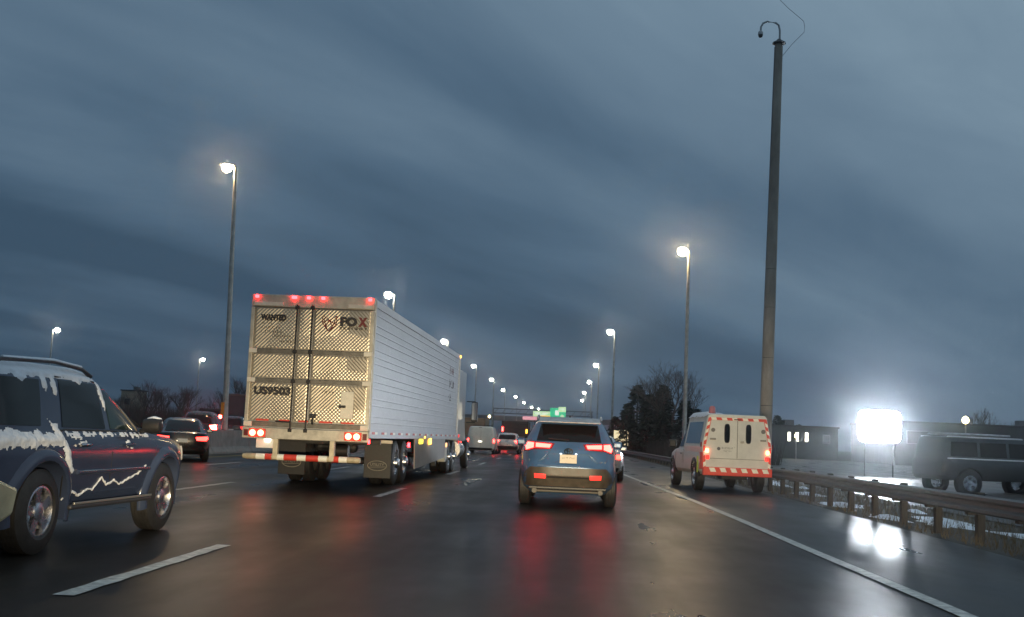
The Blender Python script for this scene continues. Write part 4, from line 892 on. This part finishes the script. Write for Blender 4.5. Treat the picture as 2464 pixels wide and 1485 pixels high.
# dark dump truck far ahead
dt = thing('dump_truck', 'dark dump truck with red and amber lights far ahead', 'truck', (-4.5, 112, 0), R(-1))
DP = mat('dump_paint', (.035, .028, .026), .5, .3, noise=.35, scale=3)
b = MB(); b.prism([(-1.25, 1.35), (1.25, 1.35), (1.28, 2.75), (-1.28, 2.75)], 0, 5.2, 'y'); b.build('dump_body', DP, dt, .03)
box('tailgate', (0, -.05, 2.05), (2.3, .08, 1.25), mat('tailgate_grime', (.06, .05, .045), .5, .3, noise=.4, scale=4), dt, .02); box('cab', (0, 6.5, 1.75), (2.3, 1.7, 2.2), DP, dt, .08, taper=(.92, .8))
for z in (1.7, 2.1, 2.5): box('gate_rib', (0, -.11, z), (2.3, .05, .07), DP, dt, .01)
box('rear_plate', (0, -.05, 1.18), (2.0, .06, .34), mat('grime_pale', (.22, .19, .16), .6, noise=.4, scale=5), dt, .01); box('frame', (0, 3.3, 1.1), (1.0, 7.4, .25), DARKS, dt)
for yy in (.9, 2.2):
    for sx in (-1, 1): wheel(dt, sx * 1.0, yy, .5, .5, .28, 'truck')
for sx in (-1, 1): wheel(dt, sx * 1.05, 6.3, .5, .3, .28, 'truck'); box('mud_flap', (sx * 1.0, -.02, .62), (.55, .02, .75), BLACK, dt, 0)
lamp('tail_lamp', (-1.16, -.14, 1.95), (.16, .08, .42), RED, dt); lamp('amber_lamp', (1.16, -.14, 1.82), (.13, .08, .36), AMBER, dt); lamp('brake_lamp', (-.78, -.14, .98), (.3, .08, .24), RED, dt); lamp('brake_lamp', (.8, -.14, .98), (.2, .08, .12), RED_DIM, dt)
# box truck far ahead of the panel van
bt = thing('box_truck', 'brown box truck above the panel van roof far ahead', 'truck', (-8.9, 118, 0))
box('cargo_box', (0, 3, 2.05), (2.3, 6, 1.9), mat('box_tan', (.30, .20, .11), .6, noise=.2, scale=2), bt, .03); box('cab', (0, 7.0, 1.5), (2.1, 1.8, 1.7), mat('cab_grey', (.12, .12, .12), .5, coat=.3), bt, .1, taper=(.9, .8)); box('roll_door', (0, -.03, 2.0), (2.0, .05, 1.6), mat('door_tan', (.36, .25, .15), .6, noise=.2, scale=3), bt, .01)
box('rear_bumper', (0, -.1, .75), (2.2, .15, .2), DARKS, bt)
for sx in (-1, 1):
    for yy in (1.2, 6.8): wheel(bt, sx * .95, yy, .45, .3, .25, 'truck')
    lamp('tail_lamp', (sx * 1.0, -.2, .95), (.18, .06, .12), RED_DIM, bt)
# dark box trailer beyond the barrier
bx = thing('box_trailer', 'dark box trailer beyond the barrier behind the lamp pole', 'trailer', (-24.4, 88, 0), R(10))
box('cargo_box', (0, 5.5, 2.3), (2.5, 11, 2.7), mat('trailer_slate', (.06, .075, .09), .5, .3, noise=.2, scale=2), bx, .03); box('rear_frame', (0, -.02, 3.55), (2.52, .08, .14), STEEL, bx); box('chassis', (0, 5, .8), (1.1, 9, .25), DARKS, bx)
for sx in (-1, 1):
    box('rear_frame', (sx * 1.22, -.03, 2.25), (.08, .08, 2.5), STEEL, bx)
    for yy in (1.5, 2.8): wheel(bx, sx * 1.0, yy, .5, .4, .28, 'truck')
lamp('rear_lamp', (.5, -.06, 1.55), (.12, .05, .2), WHITE_L, bx)
# vehicles on the ramp at the right
pk = thing('offroad_truck', 'dark boxy off-road truck on the ramp with snow along its roof edges', 'truck', (14.9, 41, -.12), R(-74)); pk.scale = (1.12, 1.12, 1.1)
DK = paint('charcoal_paint', (.032, .040, .044), .4, .1)
O = Body([(.5, 2.2, -2.2, .88), (.62, 2.3, -2.3, .93), (1.0, 2.3, -2.3, .94), (1.12, 2.25, -2.28, .92), (1.16, 1.0, -2.25, .88), (1.5, .85, -2.2, .84), (1.78, .72, -2.12, .80), (1.82, .6, -2.0, .7), (1.83, .4, -1.8, .3)], 9, 9, hood_y=1.0, N=80)
body_obj(O, DK, pk, [(sy, .42, .46, .3, sx) for sy in (1.45, -1.4) for sx in (-1, 1)])
for sx in (-1, 1):
    for yy in (1.45, -1.4): wheel(pk, sx * .82, yy, .42, .27, .23, '5')
    s_ = on_side(O, sx)
    for pp in ([(-2.0, 1.22), (-1.1, 1.22), (-1.1, 1.66), (-1.95, 1.66)], [(-1.0, 1.22), (-.1, 1.22), (-.1, 1.66), (-1.0, 1.66)], [(0, 1.22), (.8, 1.22), (.66, 1.66), (0, 1.66)]): inset_panel('side_glass', pp, s_, GLASS, pk)
    b = MB(); b.tube([(sx * (O.side(y, 1.80) + .01), y, 1.81) for y in (-2.0, -1, 0, .55)], .03, 6); b.tube([(sx * (O.side(y, 1.15) + .02), y, 1.15) for y in (-2.1, -1, 0, .9, 2.0)], .022, 6); b.build('edge_snow', SNOW, pk, smooth=60)
    lamp('headlamp', (sx * .68, 2.30, .95), (.26, .06, .16), glow_mat('cold_headlamp', (.9, .95, 1), 14), pk, .03)
for i in range(5): box('grille_bar', (0, 2.31, .78 + i * .07), (.8, .04, .03), CHROME, pk, .004)
inset_panel('windscreen', [(-.72, 1.22), (.72, 1.22), (.66, 1.66), (-.66, 1.66)], on_front(O), GLASS, pk); box('front_bumper', (0, 2.34, .62), (1.8, .16, .18), BLACK, pk, .03)
box('roof_rack', (0, -.8, 1.90), (1.3, 2.0, .06), mat('rack_snowy', (.55, .58, .62), .6, noise=.2), pk, .02)

# ------------------------------------------------------------------ signs and lit boards
ld = thing('light_board', 'dazzling white LED board on two posts beyond the guard rail', 'light board', (16.2, 60, 0), R(-4))
box('board_case', (0, .14, 2.55), (2.0, .2, 1.5), mat('board_case', (.05, .05, .055), .5), ld, .03)
b = MB(); n = 32; P_ = [(1.06 * math.copysign(abs(math.cos(2 * math.pi * k / n)) ** .3, math.cos(2 * math.pi * k / n)), 2.55 + .81 * math.copysign(abs(math.sin(2 * math.pi * k / n)) ** .3, math.sin(2 * math.pi * k / n))) for k in range(n)]
b.prism(P_, -.01, .03, 'y'); b.build('lit_face', LED, ld)
for x in (-.7, .7): b = MB(); b.tube([(x, .14, 0), (x, .14, 1.85)], .03, 10); b.build('post', DARKS, ld, smooth=50)
gt = thing('sign_gantry', 'overhead green highway signs on a gantry far ahead', 'sign gantry', (0, 300, 0))
SG = mat('sign_green', (.02, .42, .20), .45, emis=(.05, .9, .45), es=.55); SW = mat('sign_pale', (.55, .85, .45), .5, emis=(.75, 1, .55), es=.75); SB = mat('sign_white', (.8, .8, .75), .5, emis=(1, 1, .85), es=.9)  # sign faces emit in place of lamp light falling on reflective sheeting
box('sign_panel', (-5.2, -.2, 7.4), (4.5, .1, 1.35), SW, gt, .02); box('sign_panel', (-1.05, -.2, 7.75), (4.1, .1, 2.7), SG, gt, .02); box('exit_tab', (.0, -.3, 8.75), (1.9, .1, 1.3), SW, gt, .02)
box('sign_border', (-5.2, -.27, 7.4), (4.0, .03, .12), SG, gt, 0); 
for c, d in (((-6.2, 7.55), (1.5, .3)), ((-4.4, 7.55), (1.3, .3)), ((-5.4, 7.2), (2.2, .22))): box('sign_legend', (c[0], -.28, c[1]), (d[0], .03, d[1]), SB, gt, .05)
for c, d in (((-1.3, 7.85), (.95, 1.2)), ((.1, 8.75), (.16, .5)), ((.42, 8.75), (.16, .5)), ((-.35, 8.8), (.5, .14))): box('sign_legend', (c[0], -.37, c[1]), (d[0], .03, d[1]), SB, gt, .05)
b = MB(); n = 18; b.prism([(.1 + .5 * math.cos(2 * math.pi * k / n), 7.0 + .42 * math.sin(2 * math.pi * k / n)) for k in range(n)], -.3, -.26, 'y'); b.build('route_shield', SW, gt)
b = MB(); b.box((-5, 0, 7.2), (26, .25, .25)); b.box((-5, 0, 8.4), (26, .25, .25))
for i in range(13): b.tube([(-17.5 + i * 2, 0, 7.2), (-16.5 + i * 2, 0, 8.4)], .06, 4)
b.build('truss', STEEL, gt)
for x in (-17.8, 7.6): b = MB(); b.tube([(x, 0, 0), (x, 0, 8.6)], .25, 10); b.build('gantry_post', STEEL, gt)
ws = thing('warning_sign', 'amber warning sign with black marks at the roadside far ahead', 'sign', (-2.9, 205, 0))
AY = mat('sign_amber', (.75, .42, .02), .5, emis=(1, .55, .03), es=1.0); b = MB(); b.prism([(-.85, 4.0), (.85, 4.0), (.85, 5.2), (-.85, 5.2)], -.05, .0, 'y'); b.build('sign_plate', AY, ws, .02)  # plate carries its lit look as faint emission, with no lamp on it
b = MB(); b.prism([(-.35, 4.35), (-.12, 4.35), (-.12, 4.9), (-.35, 4.9)], -.07, -.05, 'y'); b.prism([(.12, 4.35), (.35, 4.35), (.35, 4.9), (.12, 4.9)], -.07, -.05, 'y'); b.build('sign_marks', INK, ws)
for x in (-.6, .6): b = MB(); b.tube([(x, .05, 0), (x, .05, 4.6)], .06, 6); b.build('post', STEEL, ws)
vm = thing('message_board', 'pink lit board in the distance beside the amber sign', 'sign', (-5.85, 212, 0)); box('board_face', (0, 0, 4.75), (2.6, .2, .62), mat('pink_face', (.6, .25, .3), .5, emis=(1, .42, .48), es=.75), vm, .03)
for x in (-.9, .9): b = MB(); b.tube([(x, .15, 0), (x, .15, 4.6)], .07, 6); b.build('post', STEEL, vm)
yb = thing('yellow_board', 'pale yellow lit board behind a lamp pole left of the dark trees', 'sign board', (6.05, 118, 0)); box('board_face', (0, 0, 1.62), (1.45, .12, 1.5), mat('pale_yellow_face', (.75, .66, .4), .5, emis=(1, .83, .50), es=.95, noise=.1, scale=1.5), yb, .02)
for x in (-.5, .5): b = MB(); b.tube([(x, .1, 0), (x, .1, 1.4)], .05, 6); b.build('post', STEEL, yb)

# ------------------------------------------------------------------ overpass and buildings
ov = thing('overpass', 'long brownish overpass crossing the road on the horizon', 'bridge', (-24, 520, 0))
OC = mat('overpass_concrete', (.16, .12, .10), .8, noise=.2, scale=.3)
box('deck', (0, 0, 8.9), (110, 12, 1.2), OC, ov, .05); box('parapet', (0, -5.9, 9.9), (110, .4, .9), OC, ov, .03)
for x in (-46, -18, 8, 38): box('pier', (x, 0, 4.15), (2, 8, 8.3), OC, ov, .1)
def building(label, x, y, w, d, h, m, wins=(), lit=(), rz=0):
    t = thing('building', label, 'building', (x, y, 0), rz); box('wall', (0, d / 2, h / 2), (w, d, h), m, t, .03); box('roof', (0, d / 2, h + .1), (w + .3, d + .3, .22), mat('roof_dark', (.05, .05, .055), .8), t, .03)
    rnd = random.Random(int(x * 10))
    for q in range(max(1, int(w / 5))): box('roof_unit', (rnd.uniform(-w * .4, w * .4), d * rnd.uniform(.2, .6), h + .55), (rnd.uniform(.8, 1.8), 1.2, rnd.uniform(.5, 1.0)), mat('roof_unit_grey', (.12, .12, .125), .7, noise=.2), t, .03)
    for i, (a, z, ww, hh) in enumerate(wins):
        fr = box('window', (a, -.03, z), (ww + .16, .1, hh + .16), mat('window_frame', (.2, .2, .2), .5), t, .01); box('pane', (a, -.09, z), (ww, .03, hh), (glow_mat('lit_window', (1, .92, .75), 5) if i in lit else GLASS), fr, 0)
    return t
BD = mat('wall_slate', (.07, .075, .08), .8, noise=.2, scale=.8); BB = mat('wall_beige', (.30, .26, .19), .8, noise=.15, scale=.5); BK = mat('wall_brown', (.12, .10, .085), .85, noise=.2, scale=.5)
building('dark low building with three narrow lit windows beyond the ramp', 30.6, 150, 9.4, 12, 4.0, BD, [(-1.5, 2.75, .35, 1.1), (-.5, 2.75, .35, 1.1), (.7, 2.75, .35, 1.1), (3.2, 2.6, .8, 1.0)], (0, 1, 2))
building('long dark building with a pale wall panel behind the LED board', 42, 120, 16, 18, 4.3, BD, [(-5.2, 2.9, 3.2, 1.2), (2, 2.6, 1.4, 1.0), (5.5, 2.6, 1.4, 1.0)])
building('pale grey shed beyond the ramp right of the mast', 25.5, 165, 4.2, 10, 4.0, mat('shed_grey', (.25, .26, .27), .8, noise=.1), [(0, 2.2, 1, 1)])
building('beige building above the snowy SUV bonnet', -76.3, 202, 3.6, 3, 6.5, BB, [(-.6, 4.6, .9, 1.0)])
building('low brown building behind the bare trees on the left', -49, 235, 30, 16, 5.6, BK, [(-10 + i * 4, 3.5, 1.6, 1.3) for i in range(6)])
building('wide brown warehouse at the foot of the overpass', -52, 430, 40, 30, 7.5, BK, [(-14 + i * 7, 5, 3, 1.6) for i in range(5)])
for (x, y, h, s_) in ((34.2, 100, 4.25, 'low yellow glowing lamp by the long dark building'), (28.0, 140, 2.75, 'small yellow lamp left of the three lit windows'), (-15.6, 250, 5.4, 'small yellow lamp above the panel van')):
    t = thing('yard_lamp', s_, 'lamp', (x, y, 0)); b = MB(); b.tube([(0, 0, 0), (0, 0, h)], .06, 8); b.build('pole', POLE, t)
    rr = .42 if h > 4 and y < 200 else (.30 if y < 200 else .4)
    b = MB(); b.lathe([(h - rr * .8, .02), (h - rr * .5, rr * .55), (h, rr * .7), (h + rr * .5, rr * .5), (h + rr * .75, .02)], 14, 'z'); b.build('lamp_globe', glow_mat('sodium_globe', (1, .80, .38), 14), t, smooth=60)

# ------------------------------------------------------------------ trees
BARK = mat('bark', (.045, .038, .032), .9, noise=.4, scale=5); TWIG = mat('twigs', (.095, .075, .062), .9, noise=.3, scale=3)
NEEDLE = mat('conifer_foliage', (.016, .024, .014), .8, noise=.6, scale=1.5); BUSH = mat('bare_brush', (.10, .072, .055), .9, noise=.4, scale=1)
def bare_tree(seed, h, spread=.55, depth=6, fan=1.0):
    rnd = random.Random(seed); tk = MB(); cr = MB()
    def grow(p, d, ln, rad, lv):
        pts = [p]; dd = d.copy()
        for i in range(3):
            dd = (dd + Vector((rnd.uniform(-1, 1), rnd.uniform(-1, 1), rnd.uniform(-.1, .35))) * .16).normalized(); pts.append(pts[-1] + dd * ln / 3)
        (tk if lv == 0 else cr).tube(pts, [rad, rad * .88, rad * .76, rad * .62], 6 if lv < 2 else 3, cap=lv == 0)
        if lv >= depth: return
        n = 3 if lv < 4 else 2
        for k in range(n + (1 if rnd.random() < .45 else 0)):
            a = rnd.uniform(0, 6.28); side = Vector((math.cos(a), math.sin(a), 0)) * spread * rnd.uniform(.7, 1.35) * fan
            nd = (dd + side + Vector((0, 0, .18))).normalized(); q = pts[rnd.choice((2, 3, 3))] if k else pts[-1]
            grow(q, nd, ln * rnd.uniform(.62, .84), max(.007, rad * rnd.uniform(.5, .66)), lv + 1)
    grow(Vector((0, 0, -.1)), Vector((0, 0, 1)), h * .26, h * .022, 0)
    a, c = tk.mesh('trunk'), cr.mesh('crown'); a.materials.append(BARK); c.materials.append(TWIG); return a, c
def conifer(seed, h, w):
    rnd = random.Random(seed); tk = MB(); tk.tube([(0, 0, -.1), (0, 0, h * .5), (0, 0, h * .98)], [h * .022, h * .014, .02], 7); a = tk.mesh('trunk'); a.materials.append(BARK)
    cr = MB()
    for i in range(1500):
        t = rnd.random() ** .8; z = h * (.06 + .94 * t); rr = w * (1 - t) ** .75 * (.55 + .45 * rnd.random()) * (1 + .25 * math.sin(z * 5 + seed)); an = rnd.uniform(0, 6.28); ln = rnd.uniform(.25, .6); q = rr * rnd.uniform(.45, 1)
        p = Vector((math.cos(an) * q, math.sin(an) * q, z)); d = Vector((math.cos(an), math.sin(an), rnd.uniform(-.45, .25))).normalized() * ln; s_ = d.cross(Vector((0, 0, 1))).normalized() * ln * .28 + Vector((0, 0, rnd.uniform(-.12, .12)))
        cr.add([p - s_, p + s_, p + d + s_ * .3, p + d - s_ * .3], [(0, 1, 2, 3)])
    c = cr.mesh('crown'); c.materials.append(NEEDLE); return a, c
def plant(name, label, cat, ms, x, y, rz=0, sc=1, group=None):
    t = thing(name, label, cat, (x, y, 0), rz, group); t.scale = (sc, sc, sc); link('trunk', ms[0], t); link('crown', ms[1], t); return t
big = bare_tree(7, 10.5, .62, 7); plant('bare_tree', 'large bare tree spreading behind the right row lamp pole', 'tree', big, 11.1, 112, 0, 1.02)
cf = [conifer(1, 6.2, 2.3), conifer(2, 5.4, 2.0), conifer(3, 6.8, 2.2)]
random.seed(21)
g_ = 'dark evergreens at the right roadside'
for i, (x, y, k, s_, lb) in enumerate(((5.9, 128, 1, .62, 'small dark evergreen at the left end of the right tree belt'), (7.0, 124, 0, .72, 'dark evergreen second in the right tree belt, by the yellow board'), (7.6, 118, 2, .88, 'tallest dark evergreen left of the large bare tree'),
     (8.6, 114, 0, .82, 'bushy dark evergreen just left of the large bare tree'), (9.9, 116, 1, .95, 'dark evergreen below the left boughs of the large bare tree'), (11.4, 108, 0, .72, 'dark evergreen under the large bare tree crown'), (12.6, 110, 1, .72, 'dark evergreen behind the service pickup cab'), (13.6, 114, 0, .60, 'low dark evergreen between the service pickup and the mast'),
     (6.5, 116, 2, .55, 'small dark evergreen just right of the yellow board'), (10.4, 120, 2, .9, 'dark evergreen behind the trunk of the large bare tree'), (8.0, 109, 0, .6, 'short dark evergreen in front of the tallest one'),
     (9.2, 106, 1, .66, 'low dark evergreen in front of the large bare tree trunk'))):
    plant('evergreen_tree', lb, 'tree', cf[k], x, y, random.uniform(0, 6), s_ * 1.16, g_)
bt_ = [bare_tree(31, 7.5, .55, 5), bare_tree(32, 6.8, .6, 5), bare_tree(33, 8, .5, 5)]
g_ = 'bare trees along the left horizon'
spots = [(-60, 165), (-57.5, 160), (-55.8, 168), (-53.5, 162), (-51.6, 158), (-50, 170), (-48.2, 163), (-46.5, 160), (-45, 168), (-43.2, 158), (-41.5, 166), (-72.5, 190), (-69.8, 186), (-67.4, 193), (-64.4, 184), (-62.3, 175), (-39, 170), (-36.5, 176)]
ORD = 'first second third fourth fifth sixth seventh eighth ninth tenth eleventh twelfth thirteenth fourteenth fifteenth sixteenth seventeenth eighteenth'.split()
spots.sort(key=lambda p: p[0] / p[1])
for i, (x, y) in enumerate(spots): plant('bare_tree', ORD[i] + ' bare tree from the left in the brown belt beyond the barrier', 'tree', bt_[i % 3], x, y, i * 1.3, .95 + .2 * ((i * 7) % 5) / 4 + (.2 if i in (6, 12) else 0), g_)
for i, (x, y, s_, lb) in enumerate(((44.2, 122, 1.05, 'bare tree right of the yellow glowing lamp'), (47, 126, .9, 'bare tree at the right edge behind the long dark building'))): plant('bare_tree', lb, 'tree', bt_[i], x, y, i, s_)
for i in range(5): plant('evergreen_tree', ORD[i] + ' dark evergreen from the left behind the building with lit windows', 'tree', cf[i % 3], 27.5 + i * 1.5, 166 + (i % 2) * 3, i, .85, 'evergreens behind the lit windows')
# scrub that reads as one mass: below the tree belts
def scrub(name, label, x0, x1, y0, y1, h, n, m, seed):
    rnd = random.Random(seed); b = MB()
    for i in range(n):
        x, y = rnd.uniform(x0, x1), rnd.uniform(y0, y1); hh = h * rnd.uniform(.45, 1) * (.75 + .35 * mnoise.noise(Vector((x * .35, y * .2, seed)))); lx, ly = rnd.uniform(-.3, .3) * hh, rnd.uniform(-.3, .3) * hh; r_ = rnd.uniform(.015, .04)
        b.add([(x - r_, y, -.05), (x + r_, y, -.05), (x + lx * .5 + r_ * .7, y + ly * .5, hh * .55), (x + lx * .5 - r_ * .7, y + ly * .5, hh * .55), (x + lx, y + ly, hh)], [(0, 1, 2, 3), (3, 2, 4)])
    return tag(b.build(name, m), label, 'scrub', kind='stuff')
scrub('scrub', 'brown leafless scrub along the left horizon', -80, -30, 160, 200, 5.6, 14000, BUSH, 1)
scrub('scrub', 'dark scrub at the foot of the right tree belt', 7.6, 16, 84, 125, 2.2, 5000, mat('dark_brush', (.03, .027, .022), .9, noise=.4, scale=1), 2)
scrub('scrub', 'brown scrub at the foot of the overpass', -75, -30, 380, 470, 6, 4000, BUSH, 3)

# ------------------------------------------------------------------ damp evening air, forward scatter shaped for lens-glare halos round the lamps
hz = bpy.data.materials.new('damp_air'); hz.use_nodes = True; t = hz.node_tree; t.nodes.clear()
pv = t.nodes.new('ShaderNodeVolumePrincipled'); pv.inputs['Color'].default_value = (.86, .90, .95, 1); pv.inputs['Density'].default_value = HAZE; pv.inputs['Anisotropy'].default_value = .955
o_ = t.nodes.new('ShaderNodeOutputMaterial'); t.links.new(pv.outputs[0], o_.inputs['Volume'])
hb = MB(); hb.box((0, 1990, 10), (5200, 5060, 22.4)); h_ = tag(hb.build('haze', hz), kind='stuff')
